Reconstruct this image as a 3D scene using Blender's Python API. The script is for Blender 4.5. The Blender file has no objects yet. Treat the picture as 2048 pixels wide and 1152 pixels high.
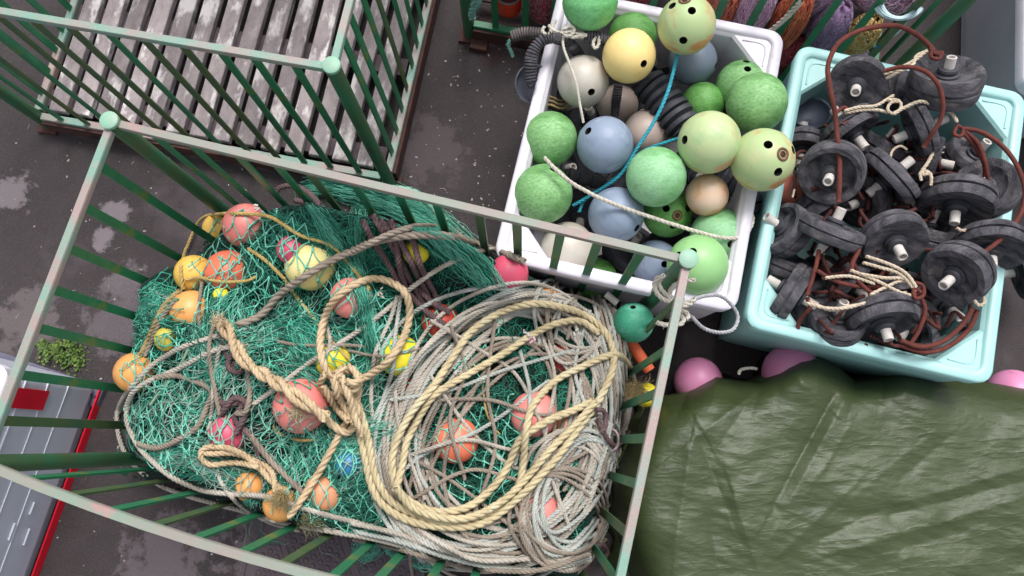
import bpy, math, random
import numpy as np
from mathutils import Vector, Matrix, noise as mn
random.seed(7); rng = np.random.default_rng(11)
S = bpy.context.scene
COL = S.collection

# ------------------------------------------------------------------ camera
HC, FPX = 3.95, 1500.0
TILT, ROLL = math.atan(314/1500), math.radians(-2.9)
cam_d = bpy.data.cameras.new('camera'); cam = bpy.data.objects.new('camera', cam_d); COL.objects.link(cam)
RM = Matrix.Rotation(TILT, 3, 'X') @ Matrix.Rotation(ROLL, 3, 'Z')
cam.matrix_world = Matrix.Translation((0, 0, HC)) @ RM.to_4x4()
cam_d.sensor_width = 36; cam_d.lens = FPX/2048*36; cam_d.clip_end = 500; cam_d.clip_start = 0.05
S.camera = cam
R3 = np.array(RM)
# ------------------------------------------------------------------ world, sun, exposure
W = bpy.data.worlds.new('World'); S.world = W; W.use_nodes = True
wn, wl = W.node_tree.nodes, W.node_tree.links
bg = wn['Background']; sky = wn.new('ShaderNodeTexSky'); sky.sky_type = 'NISHITA'; sky.sun_disc = False
SUN_EL, SUN_AZ = math.radians(62), math.radians(20)
sky.sun_elevation = SUN_EL; sky.sun_rotation = SUN_AZ; sky.air_density = 1.0; sky.dust_density = 4.0; sky.ozone_density = 1.0
hs = wn.new('ShaderNodeHueSaturation'); hs.inputs['Saturation'].default_value = 0.25
wl.new(sky.outputs[0], hs.inputs['Color']); wl.new(hs.outputs[0], bg.inputs['Color'])
bg.inputs['Strength'].default_value = 0.15
sd = bpy.data.lights.new('sun', 'SUN'); sd.energy = 1.5; sd.angle = math.radians(22); sd.color = (1, .97, .93)
sun = bpy.data.objects.new('sun', sd); COL.objects.link(sun)
sv = Vector((math.sin(SUN_AZ)*math.cos(SUN_EL), math.cos(SUN_AZ)*math.cos(SUN_EL), math.sin(SUN_EL)))
sun.rotation_euler = sv.to_track_quat('Z', 'Y').to_euler(); sun.location = (2, 2, 8)
S.view_settings.view_transform = 'Standard'; S.view_settings.look = 'None'
S.view_settings.exposure = 0.52; S.view_settings.gamma = 1.0
S.render.resolution_x, S.render.resolution_y = 1024, 576
S.render.engine = 'CYCLES'

# ------------------------------------------------------------------ geometry of the view
def dirs(px, py):
    px = np.asarray(px, float); py = np.asarray(py, float)
    d = np.stack([(px-1024)/FPX, -(py-576)/FPX, -np.ones_like(px)], -1) @ R3.T
    return d / (-d[..., 2:3])
def P(px, py, z):
    d = dirs(px, py); z = np.asarray(z, float)
    return np.stack([d[..., 0]*(HC-z), d[..., 1]*(HC-z), z*np.ones_like(d[..., 0])], -1)
def V(px, py, z): return Vector(P(px, py, z).tolist())
def pxsize(z): return (HC-z)/FPX           # metres per photograph pixel at height z
def camdir(ax, ay, s):                      # direction given as seen (image x right, y down), s = sideways share
    n = math.hypot(ax, ay) or 1
    return Vector((R3 @ np.array([ax/n*s, -ay/n*s, math.sqrt(max(0, 1-s*s))])).tolist()).normalized()

# ------------------------------------------------------------------ materials
def lin(c):
    if isinstance(c, str): c = [int(c[i:i+2], 16)/255 for i in (0, 2, 4)]
    return tuple((x/12.92 if x <= .04045 else ((x+.055)/1.055)**2.4) for x in c) + (1,)
def mat(name, c1, c2=None, scale=8, rough=.6, bump=0., bscale=60, c3=None, t3=.6, s3=3, stretch=(1, 1, 1), metallic=0, spec=.5,
        contrast=(.35, .65), gen='Object', detail=6, grit=0.0, bdist=.004, w3=.08):
    m = bpy.data.materials.new(name); m.use_nodes = True
    nt = m.node_tree; N, L = nt.nodes, nt.links; b = N['Principled BSDF']
    b.inputs['Roughness'].default_value = rough; b.inputs['Metallic'].default_value = metallic
    b.inputs['Specular IOR Level'].default_value = spec
    tc = N.new('ShaderNodeTexCoord'); mp = N.new('ShaderNodeMapping'); mp.inputs['Scale'].default_value = stretch
    L.new(tc.outputs[gen], mp.inputs[0])
    def noise(s, d=detail, src=mp):
        n = N.new('ShaderNodeTexNoise'); n.inputs['Scale'].default_value = s; n.inputs['Detail'].default_value = d
        n.inputs['Roughness'].default_value = .6; L.new(src.outputs[0], n.inputs['Vector']); return n
    def ramp(src, a, bb):
        r = N.new('ShaderNodeMapRange'); r.inputs[1].default_value = a; r.inputs[2].default_value = bb; L.new(src, r.inputs[0]); return r.outputs[0]
    def mix(f, A, B):
        x = N.new('ShaderNodeMix'); x.data_type = 'RGBA'
        if hasattr(f, 'is_linked'): L.new(f, x.inputs[0])
        else: x.inputs[0].default_value = f
        for i, q in ((6, A), (7, B)):
            if hasattr(q, 'is_linked'): L.new(q, x.inputs[i])
            else: x.inputs[i].default_value = q
        return x.outputs[2]
    col = lin(c1)
    if c2: col = mix(ramp(noise(scale).outputs[0], *contrast), lin(c1), lin(c2))
    if c3: col = mix(ramp(noise(s3, 4).outputs[0], t3, t3+w3), col, lin(c3))
    if grit:
        g = noise(260, 2); col = mix(ramp(g.outputs[0], .62, .72), col, lin([min(1, x+grit) for x in [int(c1[i:i+2], 16)/255 for i in (0, 2, 4)]]))
    if hasattr(col, 'is_linked'): L.new(col, b.inputs['Base Color'])
    else: b.inputs['Base Color'].default_value = col
    if bump:
        bp = N.new('ShaderNodeBump'); bp.inputs['Strength'].default_value = bump; bp.inputs['Distance'].default_value = bdist
        L.new(noise(bscale).outputs[0], bp.inputs['Height']); L.new(bp.outputs[0], b.inputs['Normal'])
    return m

# ------------------------------------------------------------------ mesh builder
class MB:
    def __init__(s): s.v = []; s.n = 0; s.q = []; s.qm = []; s.g = []; s.gm = []
    def add(s, v, quads=None, ngons=None, mi=0):
        v = np.asarray(v, float).reshape(-1, 3); o = s.n; s.v.append(v); s.n += len(v)
        if quads is not None and len(quads):
            q = np.asarray(quads, int)+o; s.q.append(q); s.qm.append(np.full(len(q), mi))
        for g in (ngons or []): s.g.append([i+o for i in g]); s.gm.append(mi)
        return s
    def mesh(s, name, mats, loc=(0, 0, 0), smooth=True):
        me = bpy.data.meshes.new(name)
        v = np.concatenate(s.v)-np.array(loc); me.vertices.add(len(v)); me.vertices.foreach_set('co', v.ravel())
        q = np.concatenate(s.q) if s.q else np.zeros((0, 4), int)
        idx = q.ravel().tolist(); tot = [4]*len(q); mi = (np.concatenate(s.qm).tolist() if s.q else [])
        for g, m in zip(s.g, s.gm): idx += g; tot.append(len(g)); mi.append(m)
        st = np.concatenate([[0], np.cumsum(tot)[:-1]]).astype(int)
        me.loops.add(len(idx)); me.loops.foreach_set('vertex_index', idx)
        me.polygons.add(len(tot)); me.polygons.foreach_set('loop_start', st); me.polygons.foreach_set('loop_total', tot)
        me.polygons.foreach_set('material_index', mi); me.polygons.foreach_set('use_smooth', [smooth]*len(tot))
        me.update(calc_edges=True); me.validate()
        for m in (mats if isinstance(mats, (list, tuple)) else [mats]): me.materials.append(m)
        return me
    def obj(s, name, mats, parent=None, loc=None, smooth=True, sharp=None):
        if loc is None: loc = tuple(parent.location) if (parent and parent.get('flat')) else (0, 0, 0)
        me = s.mesh(name, mats, loc, smooth)
        if sharp: me.set_sharp_from_angle(angle=math.radians(sharp))
        o = bpy.data.objects.new(name, me); COL.objects.link(o)
        if parent: o.parent = parent
        else: o.location = loc
        return o
    def box(s, c, h, M=None, mi=0, bev=0):
        hx, hy, hz = h
        if bev:
            b = bev; lo = []
            for z, i in ((-hz, b), (-hz+b, 0), (hz-b, 0), (hz, b)):
                x, y = hx-i, hy-i; lo.append([(-x, -y, z), (x, -y, z), (x, y, z), (-x, y, z)])
            v = np.array(lo).reshape(-1, 3)
        else:
            v = np.array([(x, y, z) for z in (-hz, hz) for x, y in ((-hx, -hy), (hx, -hy), (hx, hy), (-hx, hy))])
        nl = len(v)//4
        if M is not None: v = v @ np.array(M).T
        v = v+np.array(c); q = [[3, 2, 1, 0], [4*nl-4, 4*nl-3, 4*nl-2, 4*nl-1]]
        for k in range(nl-1):
            for i in range(4): j = (i+1) % 4; q.append([4*k+i, 4*k+j, 4*k+4+j, 4*k+4+i])
        return s.add(v, q, mi=mi)
    def loft(s, loops, cap0=False, cap1=False, mi=0):
        loops = np.asarray(loops, float); K, M = loops.shape[:2]; q = []
        for k in range(K-1):
            for i in range(M): j = (i+1) % M; q.append([k*M+i, k*M+j, (k+1)*M+j, (k+1)*M+i])
        ng = []
        if cap0: ng.append(list(range(M))[::-1])
        if cap1: ng.append([(K-1)*M+i for i in range(M)])
        return s.add(loops, q, ng, mi)
    def lathe(s, prof, c, axis, n=32, mi=0, wob=0):
        ax = Vector(axis).normalized(); a = ax.orthogonal().normalized(); b = ax.cross(a); c = np.array(c)
        th = np.linspace(0, 2*math.pi, n, endpoint=False); lp = []
        for k, (r, h) in enumerate(prof):
            r2 = r*(1+(wob*np.sin(3*th+1.3)+wob*.7*np.sin(7*th+k) if wob else 0*th))
            lp.append(c+np.array(ax)*h+np.outer(r2*np.cos(th), np.array(a))+np.outer(r2*np.sin(th), np.array(b)))
        return s.loft(lp, prof[0][0] > 1e-6, prof[-1][0] > 1e-6, mi)
    def tubes(s, pts, r, K=5, mi=0, closed=False, rp=None):      # pts (S,M,3), many tubes at once
        pts = np.asarray(pts, float)
        if pts.ndim == 2: pts = pts[None]
        Sn, M, _ = pts.shape
        if closed: T = np.roll(pts, -1, 1)-np.roll(pts, 1, 1)
        else: T = np.gradient(pts, axis=1)
        T /= np.linalg.norm(T, axis=-1, keepdims=True)+1e-9
        ref = np.array([.05, .03, 1.0]); n1 = np.cross(T, ref)
        l = np.linalg.norm(n1, axis=-1, keepdims=True); n1 = np.where(l > 1e-3, n1/(l+1e-9), np.array([1., 0, 0])); n2 = np.cross(T, n1)
        th = np.linspace(0, 2*math.pi, K, endpoint=False)
        rr = np.broadcast_to(np.asarray(r, float).reshape(-1, 1), (Sn, M)) if np.ndim(r) < 2 else np.asarray(r)
        if rp is not None: rr = rr*rp
        v = pts[:, :, None]+rr[:, :, None, None]*(np.cos(th)[None, None, :, None]*n1[:, :, None]+np.sin(th)[None, None, :, None]*n2[:, :, None])
        i = np.arange(Sn)[:, None, None]*M*K; m = np.arange(M if closed else M-1)[None, :, None]; k = np.arange(K)[None, None, :]
        m2 = (m+1) % M; k2 = (k+1) % K
        q = np.stack([i+m*K+k, i+m*K+k2, i+m2*K+k2, i+m2*K+k], -1).reshape(-1, 4)
        ng = []
        if not closed and Sn < 60:
            for t in range(Sn): ng += [[t*M*K+x for x in range(K)], [t*M*K+(M-1)*K+x for x in range(K)][::-1]]
        return s.add(v, q, ng, mi)

def props(o, label, cat=None, group=None, kind=None):
    if label: o['label'] = label
    if cat: o['category'] = cat
    if group: o['group'] = group
    if kind: o['kind'] = kind
    return o
def thing(name, label, cat, loc=(0, 0, 0), rz=0, group=None, flat=True):
    o = bpy.data.objects.new(name, None); COL.objects.link(o); o.location = loc; o.rotation_euler = (0, 0, rz); o.empty_display_size = .1
    if flat: o['flat'] = 1
    return props(o, label, cat, group)
def done(o):
    if 'flat' in o: del o['flat']
    return o
def spline(p, step=6.0, closed=False):
    p = np.asarray(p, float); n = len(p)
    if closed: q = np.concatenate([p[-1:], p, p[:2]])
    else: q = np.concatenate([2*p[:1]-p[1:2], p, 2*p[-1:]-p[-2:-1]])
    out = []
    for i in range(n if closed else n-1):
        a, b, c, d = q[i:i+4]; k = max(2, int(np.linalg.norm(c-b)/step)); t = np.linspace(0, 1, k, endpoint=False)[:, None]
        out.append(.5*((2*b)+(c-a)*t+(2*a-5*b+4*c-d)*t*t+(3*b-a-3*c+d)*t**3))
    if not closed: out.append(p[-1:])
    return np.concatenate(out)
def smooth1(a, k):
    if k < 2: return a
    w = np.hanning(k+2)[1:-1]; w /= w.sum(); pad = k//2
    b = np.pad(a, [(0, 0)]*(a.ndim-1)+[(pad, k-1-pad)], mode='edge')
    return np.apply_along_axis(lambda x: np.convolve(x, w, 'valid'), -1, b)
def twisted(mb, pts, R, pitch=None, K=6, nst=3, mi=0, flat=1.0, fuzz=0):   # laid rope: real helical strands
    pts = np.asarray(pts, float); pitch = pitch or R*7
    L = np.concatenate([[0], np.cumsum(np.linalg.norm(np.diff(pts, axis=0), axis=1))]); n = max(8, int(L[-1]/(pitch/9)))
    s = np.linspace(0, L[-1], n); p = np.stack([np.interp(s, L, pts[:, i]) for i in range(3)], 1)
    for i in range(3): p[:, i] = smooth1(p[:, i], 5)
    T = np.gradient(p, axis=0); T /= np.linalg.norm(T, axis=1, keepdims=True)+1e-9
    nrm = np.zeros_like(p); a = Vector(T[0]).orthogonal().normalized()
    for i in range(n):
        t = Vector(T[i]); a = (a-t*a.dot(t)).normalized(); nrm[i] = a
    bn = np.cross(T, nrm)
    for j in range(nst):
        ph = 2*math.pi*(s/pitch+j/nst); jit = 1+.06*np.sin(s*37+j*2)
        c = p+(nrm*np.cos(ph)[:, None]+bn*np.sin(ph)[:, None])*(R*.48*jit)[:, None]
        mb.tubes(c, R*.56, K, mi)
    if fuzz:
        k = int(L[-1]*fuzz); i = rng.integers(2, n-2, k); d = rng.normal(size=(k, 3)); d /= np.linalg.norm(d, axis=1, keepdims=True)
        a0 = p[i]+d*R*.8; e = T[i]*rng.uniform(-.6, .6, (k, 1))+d
        st = np.stack([a0, a0+e*R*.45, a0+e*R*.7+rng.normal(size=(k, 3))*R*.25], 1); mb.tubes(st, .0006, 3, mi)

# ------------------------------------------------------------------ materials of the place
M_rail = mat('worn mint paint', '76988a', '9a8683', 5, .5, .3, 90, 'a58f89', .56, 3.0, contrast=(.42, .6), grit=.12)
M_railp = mat('worn pinkish paint', '938480', '7d9182', 4, .55, .3, 90, 'a98280', .62, 5)
M_post = mat('green post paint', '2c6a4b', '4a5a3a', 4, .45, .3, 70, '5a3d30', .64, 6)
M_cap = mat('mint post cap', '7fb89e', '90a695', 14, .5, .2, 90)
M_bar = mat('green bar paint', '2c7a52', '1d6544', 5, .45, .3, 80, '66743a', .56, 3.5)
M_baro = mat('mossy bar paint', '57622f', '2f5540', 4, .55, .4, 80, '4d4034', .6, 5)
M_rust = mat('rusty steel', '3d2320', '54322b', 12, .8, .5, 90, '2a1a1a', .6, 5)
M_wood = mat('weathered grey wood', '928889', '71676a', 5, .85, .7, 40, 'c6c0c0', .54, 3.4, stretch=(3.2, 1.3, 3), contrast=(.32, .66), grit=.2, w3=.1, bdist=.008)
_nt = M_wood.node_tree; _b = _nt.nodes['Principled BSDF']; _src = _b.inputs['Base Color'].links[0].from_socket
_g = _nt.nodes.new('ShaderNodeNewGeometry'); _m = _nt.nodes.new('ShaderNodeMapRange'); _m.inputs[3].default_value = .72; _m.inputs[4].default_value = 1.3
_x = _nt.nodes.new('ShaderNodeVectorMath'); _x.operation = 'SCALE'; _nt.links.new(_g.outputs['Random Per Island'], _m.inputs[0]); _nt.links.new(_src, _x.inputs[0]); _nt.links.new(_m.outputs[0], _x.inputs['Scale']); _nt.links.new(_x.outputs[0], _b.inputs['Base Color'])
M_wood2 = mat('dirty dark wood', '3a3035', '52464c', 10, .9, .5, 50)
M_white = mat('white tub plastic', 'dcd7e2', 'cdc8d3', 4, .4, .15, 60, 'aaa29f', .62, 6, w3=.2)
M_aqua = mat('aqua tub plastic', 'a9d5d3', '9bcac9', 4, .4, .15, 60, '83b3b0', .6, 5, w3=.25)
M_grey = mat('grey tub plastic', 'c6cad8', 'bbbfce', 3, .42, .12, 60, 'c0c4d0', .63, 5)
M_red = mat('red tape', 'dd1230', 'c80f29', 5, .4)
M_line = mat('thin white line', 'c9ccd6', None, rough=.6)
M_rub = mat('scuffed black rubber', '2a2a30', '66636a', 11, .9, 1., 90, '857b74', .58, 9, w3=.14, stretch=(1, 1, 3.5), grit=.25, bdist=.009, contrast=(.36, .64))
M_rubd = mat('dark rubber', '2b2c33', '41424a', 12, .6, .5, 50, '4f4b4c', .62, 12)
M_pipe = mat('chalky white pipe', 'd3cdc8', 'b7afaa', 18, .7, .3, 80)
M_cord = mat('red brown cord', '6b3026', '512420', 40, .85, .5, 200)
M_cream = mat('cream cord', 'cdbfab', 'b5a48f', 40, .85, .6, 200)
M_beige = mat('beige laid rope', 'cbbd99', 'b5a582', 18, .9, .7, 260, 'c9bfa0', .6, 6, grit=.12)
M_beige2 = mat('pale beige rope', 'ccb796', 'b39a79', 18, .9, .7, 260, 'bf9f80', .62, 6, grit=.1)
M_tan = mat('tan fraying rope', 'ad9768', '8a7a58', 25, .95, .7, 260)
M_grope = mat('grey line', 'b9b1a6', '9b9489', 12, .85, .4, 300, 'bab5ad', .6, 4)
M_grope2 = mat('bluish grey line', 'b3b6b0', '999d97', 12, .85, .4, 300)
M_grope3 = mat('brownish grey line', '988b7e', '7c7166', 12, .85, .4, 300)
M_purp = mat('purple brown rope', '6a5355', '523e42', 14, .9, .8, 160, '7c6663', .6, 8)
M_white_r = mat('white rope', 'cfc9bd', 'b3aca0', 22, .85, .6, 260)
M_cyan = mat('cyan rope', '2fa3b8', '208295', 22, .7, .5, 260)
M_teal_r = mat('pale teal rope', '8fbfb0', '6f9f94', 22, .8, .5, 260)
NET = [mat('teal twine %s' % c, c, None, rough=.6) for c in ('389e84', '24806a', '6fbfa9', '185e4c', '8a9f94')]
M_core = mat('packed netting with painted shade', '07291f', '10463a', 30, .95, 1., 60, '231c1d', .52, 6, bdist=.03, w3=.1)  # dark tone stands in for shade in the gaps between strands
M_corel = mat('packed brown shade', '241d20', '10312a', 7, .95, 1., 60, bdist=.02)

# ------------------------------------------------------------------ ground
def ground_mat():
    m = mat('old asphalt', '3c3436', '302a2b', 3.0, .8, .7, 130, '574d50', .58, 1.3, gen='Object', bdist=.008, w3=.15, grit=.14)
    nt = m.node_tree; N, L = nt.nodes, nt.links; b = N['Principled BSDF']; src = b.inputs['Base Color'].links[0].from_socket
    geo = N.new('ShaderNodeNewGeometry'); dn = N.new('ShaderNodeTexNoise'); dn.inputs['Scale'].default_value = 9; dn.inputs['Detail'].default_value = 8; dn.inputs['Roughness'].default_value = .7
    L.new(geo.outputs['Position'], dn.inputs['Vector'])
    def mixin(f, c):
        nonlocal src
        x = N.new('ShaderNodeMix'); x.data_type = 'RGBA'; L.new(f, x.inputs[0]); L.new(src, x.inputs[6]); x.inputs[7].default_value = lin(c); src = x.outputs[2]
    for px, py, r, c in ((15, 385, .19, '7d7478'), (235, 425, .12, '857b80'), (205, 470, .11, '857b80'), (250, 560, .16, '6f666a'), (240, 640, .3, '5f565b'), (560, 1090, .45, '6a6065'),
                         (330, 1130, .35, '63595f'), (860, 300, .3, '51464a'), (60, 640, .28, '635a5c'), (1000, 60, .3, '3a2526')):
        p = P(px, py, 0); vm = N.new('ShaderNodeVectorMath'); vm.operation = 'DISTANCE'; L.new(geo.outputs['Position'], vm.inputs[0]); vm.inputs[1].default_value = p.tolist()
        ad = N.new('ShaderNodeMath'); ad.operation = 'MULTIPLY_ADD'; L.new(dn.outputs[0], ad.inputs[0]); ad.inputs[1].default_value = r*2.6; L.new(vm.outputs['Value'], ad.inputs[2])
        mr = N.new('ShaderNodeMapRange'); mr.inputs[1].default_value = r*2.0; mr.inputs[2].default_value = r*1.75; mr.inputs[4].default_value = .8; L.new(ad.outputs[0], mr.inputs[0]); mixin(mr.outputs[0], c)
    for sc, th, c in ((47, .035, '7d7276'), (120, .12, '6a5e62'), (170, .10, '857a7c')):
        vo = N.new('ShaderNodeTexVoronoi'); vo.inputs['Scale'].default_value = sc; L.new(geo.outputs['Position'], vo.inputs['Vector'])
        mr = N.new('ShaderNodeMapRange'); mr.inputs[1].default_value = th+.03; mr.inputs[2].default_value = th; L.new(vo.outputs['Distance'], mr.inputs[0]); mixin(mr.outputs[0], c)
    L.new(src, b.inputs['Base Color']); return m
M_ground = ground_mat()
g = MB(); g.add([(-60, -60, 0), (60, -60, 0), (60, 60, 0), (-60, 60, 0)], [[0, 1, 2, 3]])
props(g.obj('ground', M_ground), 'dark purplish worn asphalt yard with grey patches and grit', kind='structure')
# litter of pale chips on the asphalt
mb = MB()
for i in range(260):
    x, y = random.uniform(-40, 1000), random.uniform(200, 1152)
    if i > 200: x, y = random.uniform(850, 1050), random.uniform(80, 460)
    p = P(x, y, 0); a = random.uniform(0, 6.3); s = random.uniform(.0015, .0045)
    mb.box(p+np.array([0, 0, s*.3]), (s*random.uniform(1, 2), s, s*.35), Matrix.Rotation(a, 3, 'Z'))
props(mb.obj('grit', mat('pale chips', 'b5adaa', '847a78', 20, .8), smooth=False), 'scattered pale stone chips and crumbs on the dark asphalt', 'grit', kind='stuff')
mb = MB()
for px, py in ((30, 620), (150, 590), (200, 625), (270, 330), (75, 230), (60, 245), (700, 1010), (870, 370), (1030, 200), (900, 160), (880, 290), (860, 380), (600, 1030), (450, 1010), (90, 610), (240, 500)):
    for k in range(1):
        a = random.uniform(0, 6.3); l = random.uniform(5, 15); x, y = px+random.uniform(-12, 12), py+random.uniform(-12, 12)
        mb.tubes(P([x, x+l*.5*math.cos(a)+2, x+l*math.cos(a)], [y, y+l*.5*math.sin(a)-2, y+l*math.sin(a)], .003), .0012, 4)
props(mb.obj('straw', mat('pale straw', 'b9b0a0', None)), 'short pale twine and straw ends lying on the asphalt', 'straw', kind='stuff')

# manhole cover with studs
c = P(665, 1165, 0); R0 = .46
t = thing('manhole_cover', 'round cast iron drain cover with raised studs, half under the front of the net cage', 'manhole cover', tuple(c))
M_iron = mat('weathered cast iron', '51464c', '5e5359', 9, .7, .4, 90, '453b40', .6, 5)
mb = MB(); mb.lathe([(R0, 0), (R0, .012), (R0-.018, .014), (R0-.02, .008), (R0-.045, .008), (R0-.047, .014), (.001, .014)], c, (0, 0, 1), 72); mb.obj('plate', M_iron, t, sharp=30)
mb = MB(); Mz = Matrix.Rotation(math.radians(20), 3, 'Z')
for i in range(-9, 10):
    for j in range(-9, 10):
        x, y = i*.043+(j % 2)*.0215, j*.037; r = math.hypot(x, y)
        if r > R0-.075 or abs(x-.12) < .022 or abs(y+.05) < .02 or abs(x+.17) < .02: continue
        q = Mz @ Vector((x, y, 0)); pp = c+np.array([q.x, q.y, .0145])
        mb.lathe([(.0165, 0), (.015, .006), (.0115, .007), (.0105, .003), (.001, .003)], pp, (0, 0, 1), 12)
for x, hy in ((.10, .3), (.14, .3), (-.155, .26), (-.185, .26)):
    q = Mz @ Vector((x, 0, 0)); mb.box(c+np.array([q.x, q.y, .017]), (.004, hy, .003), Mz)
for y, hx in ((-.035, .3), (-.065, .3)):
    q = Mz @ Vector((0, y, 0)); mb.box(c+np.array([q.x, q.y, .0172]), (hx, .004, .003), Mz)
mb.obj('stud_pattern', M_iron, t, sharp=30); done(t)

# weed at the left
def weed(cx, cy, n, R, label):
    lobes = [(random.uniform(-.9, .9), random.uniform(-.6, .6), random.uniform(.25, .55)) for _ in range(9)]
    mb = MB(); c0 = P(cx, cy, 0)
    for i in range(n):
        a = random.uniform(0, 6.3); lx, ly, lr = random.choice(lobes); rr = R*min(1, abs(random.gauss(0, .5)))*lr*1.3; x, y = lx*R+rr*math.cos(a), ly*R*.55+rr*math.sin(a); rr = min(R, math.hypot(x, y))
        hh = random.uniform(.012, .06)*(1.15-rr/R); b = c0+np.array([x*.957+y*.29, -x*.29+y*.957, hh]); l = random.uniform(.010, .022); w = l*.45
        d = Vector((math.cos(a+random.uniform(-1.5, 1.5)), math.sin(a+random.uniform(-1.5, 1.5)), random.uniform(-.2, .7))).normalized(); sde = d.cross(Vector((0, 0, 1))).normalized()
        b2 = Vector(b); mb.add([b2, b2+d*l*.5+sde*w, b2+d*l, b2+d*l*.5-sde*w], [[0, 1, 2, 3]], mi=random.randrange(3))
        if i % 4 == 0: mb.tubes(np.array([b, b-np.array([x*.15, y*.15, hh])]), .0012, 3, 2)
    props(mb.obj('weed', [mat('leaf a', '4a651f', None), mat('leaf b', '34501a', None), mat('leaf c', '617a2c', None)], loc=tuple(c0), smooth=False), label, 'weed')
weed(125, 700, 520, .13, 'low bright green weed growing from the asphalt by the grey tub')

# ------------------------------------------------------------------ cages
def cage(label, origin, ang, L, Wd, Ht, zb=.12, slats=False, sp=.156, sag=0, spy=None, railmats=None, topm=None, fill=None):
    t = thing('steel_stillage' if False else 'steel_cage', label, 'cage', (origin[0], origin[1], 0), math.radians(ang), 'green steel net cages', flat=False)
    rm = railmats or [M_rail]*4
    # posts
    pr = .032
    for i, (x, y) in enumerate(((0, 0), (L, 0), (L, Wd), (0, Wd))):
        mb = MB(); mb.lathe([(pr, .02), (pr, Ht+.015)], (x, y, 0), (0, 0, 1), 24); o = mb.obj('post', M_post, t, sharp=40)
        mb = MB(); mb.lathe([(pr+.003, Ht+.012), (pr+.003, Ht+.026), (pr-.003, Ht+.03)], (x, y, 0), (0, 0, 1), 24); mb.obj('cap', M_cap, o, sharp=40)
        mb = MB(); mb.box((x, y, .012), (.055, .055, .011)); mb.obj('foot', M_rust, o, smooth=False)
    def rail(name, a, b, w, h, z, m, sg=0, off=(0, 0)):
        a = np.array(a, float)+off; b = np.array(b, float)+off; n = 12 if sg else 2; lp = []
        d = (b-a)/np.linalg.norm(b-a); nn = np.array([-d[1], d[0]])
        for s in np.linspace(0, 1, n):
            q = a+(b-a)*s-nn*sg*4*s*(1-s)*(-1 if sg < 0 else 1)*np.sign(1)
            q3 = np.array([q[0], q[1], z]); w3 = np.array([nn[0], nn[1], 0])*w/2; bz = min(w, h)*.18
            lp.append([q3-w3+[0, 0, -h/2+bz], q3-w3*.85+[0, 0, -h/2], q3+w3*.85+[0, 0, -h/2], q3+w3+[0, 0, -h/2+bz], q3+w3+[0, 0, h/2-bz], q3+w3*.85+[0, 0, h/2], q3-w3*.85+[0, 0, h/2], q3-w3+[0, 0, h/2-bz]])
        mb = MB(); mb.loft(lp, True, True); return mb.obj(name, m, t, smooth=False)
    g = pr+.002
    rail('top_rail', (g, 0), (L-g, 0), .032, .032, Ht-.006, rm[0], sag)
    rail('top_rail', (g, Wd), (L-g, Wd), .032, .032, Ht-.006, rm[2])
    rail('top_rail', (0, g), (0, Wd-g), .032, .032, Ht-.006, rm[3])
    rail('top_rail', (L, g), (L, Wd-g), .032, .032, Ht-.006, rm[1])
    for a, b in (((g, 0), (L-g, 0)), ((g, Wd), (L-g, Wd)), ((0, g), (0, Wd-g)), ((L, g), (L, Wd-g))):
        rail('base_rail', a, b, .042, .05, zb, M_rail if slats else M_bar)
    out = .03
    for a, b, o in (((g, 0), (L-g, 0), (0, -out)), ((g, Wd), (L-g, Wd), (0, out)), ((0, g), (0, Wd-g), (-out, 0)), ((L, g), (L, Wd-g), (out, 0))):
        rail('skid', a, b, .016, .10, zb-.045, M_rust, off=o)
    # bars: one mesh shared, every bar an object
    mb = MB(); mb.box((0, 0, (Ht-.032+zb+.027)/2), (.0175, .0045, (Ht-.032-zb-.027)/2)); base = mb.mesh('bar', M_bar, smooth=False)
    mb2 = MB(); mb2.box((0, 0, (Ht-.032+zb+.027)/2), (.0175, .0045, (Ht-.032-zb-.027)/2)); base2 = mb2.mesh('bar', M_baro, smooth=False)
    nx, ny = round(L/sp), round(Wd/(spy or sp))
    for side in range(4):
        n, LL = (nx, L) if side % 2 == 0 else (ny, Wd)
        for i in range(1, n):
            s = i*LL/n+random.uniform(-.006, .006)
            yy = sag*4*(i/n)*(1-i/n) if side == 0 else 0
            x, y, r = ((s, 0, 0), (L, s, 90), (s, Wd, 0), (0, s, 90))[side]
            o = bpy.data.objects.new('bar', base2 if random.random() < (.5 if slats else .22) else base); COL.objects.link(o); o.parent = t
            o.location = (x, y, 0); o.rotation_euler = (random.uniform(-.006, .006)+yy/1.3, random.uniform(-.006, .006), math.radians(r+(random.uniform(-4, 4) if not yy else 0)))
    if slats:
        mb = MB(); n = int((L-.08)/.133); x0 = (L-n*.133)/2+.0665
        for i in range(n):
            w = .046+random.uniform(-.003, .003); M2 = Matrix.Rotation(random.uniform(-.008, .008), 3, 'Z')
            mb.box((x0+i*.133, Wd/2+random.uniform(-.006, .006), zb+.03), (w, Wd/2-.035, .022), M2, bev=.004)
        mb.obj('slatted_floor', M_wood, t, smooth=False)
        mb = MB()
        for y in (.12, Wd/2, Wd-.12): mb.box((L/2, y, zb-.033), (L/2-.035, .05, .04))
        mb.obj('joists', M_wood2, t, smooth=False)
    else:
        mb = MB()
        for y in (.2, Wd/2, Wd-.2): mb.box((L/2, y, zb-.02), (L/2-.03, .03, .008))
        mb.obj('floor_strap', M_rust, t, smooth=False)
    return t
O1, A1, L1, W1 = np.array([-1.848, .027]), -17.0, 2.20, 1.29
cage('green steel cage in the middle heaped with teal netting, floats and coiled rope', O1, A1, L1, W1, 1.33, sag=.065, railmats=[M_railp, M_rail, M_railp, M_rail])
cage('empty green steel cage with a grey weathered slatted wooden floor', (-2.565, 1.902), -13.5, 1.98, 1.3, 1.33, slats=True, spy=.128)
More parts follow.
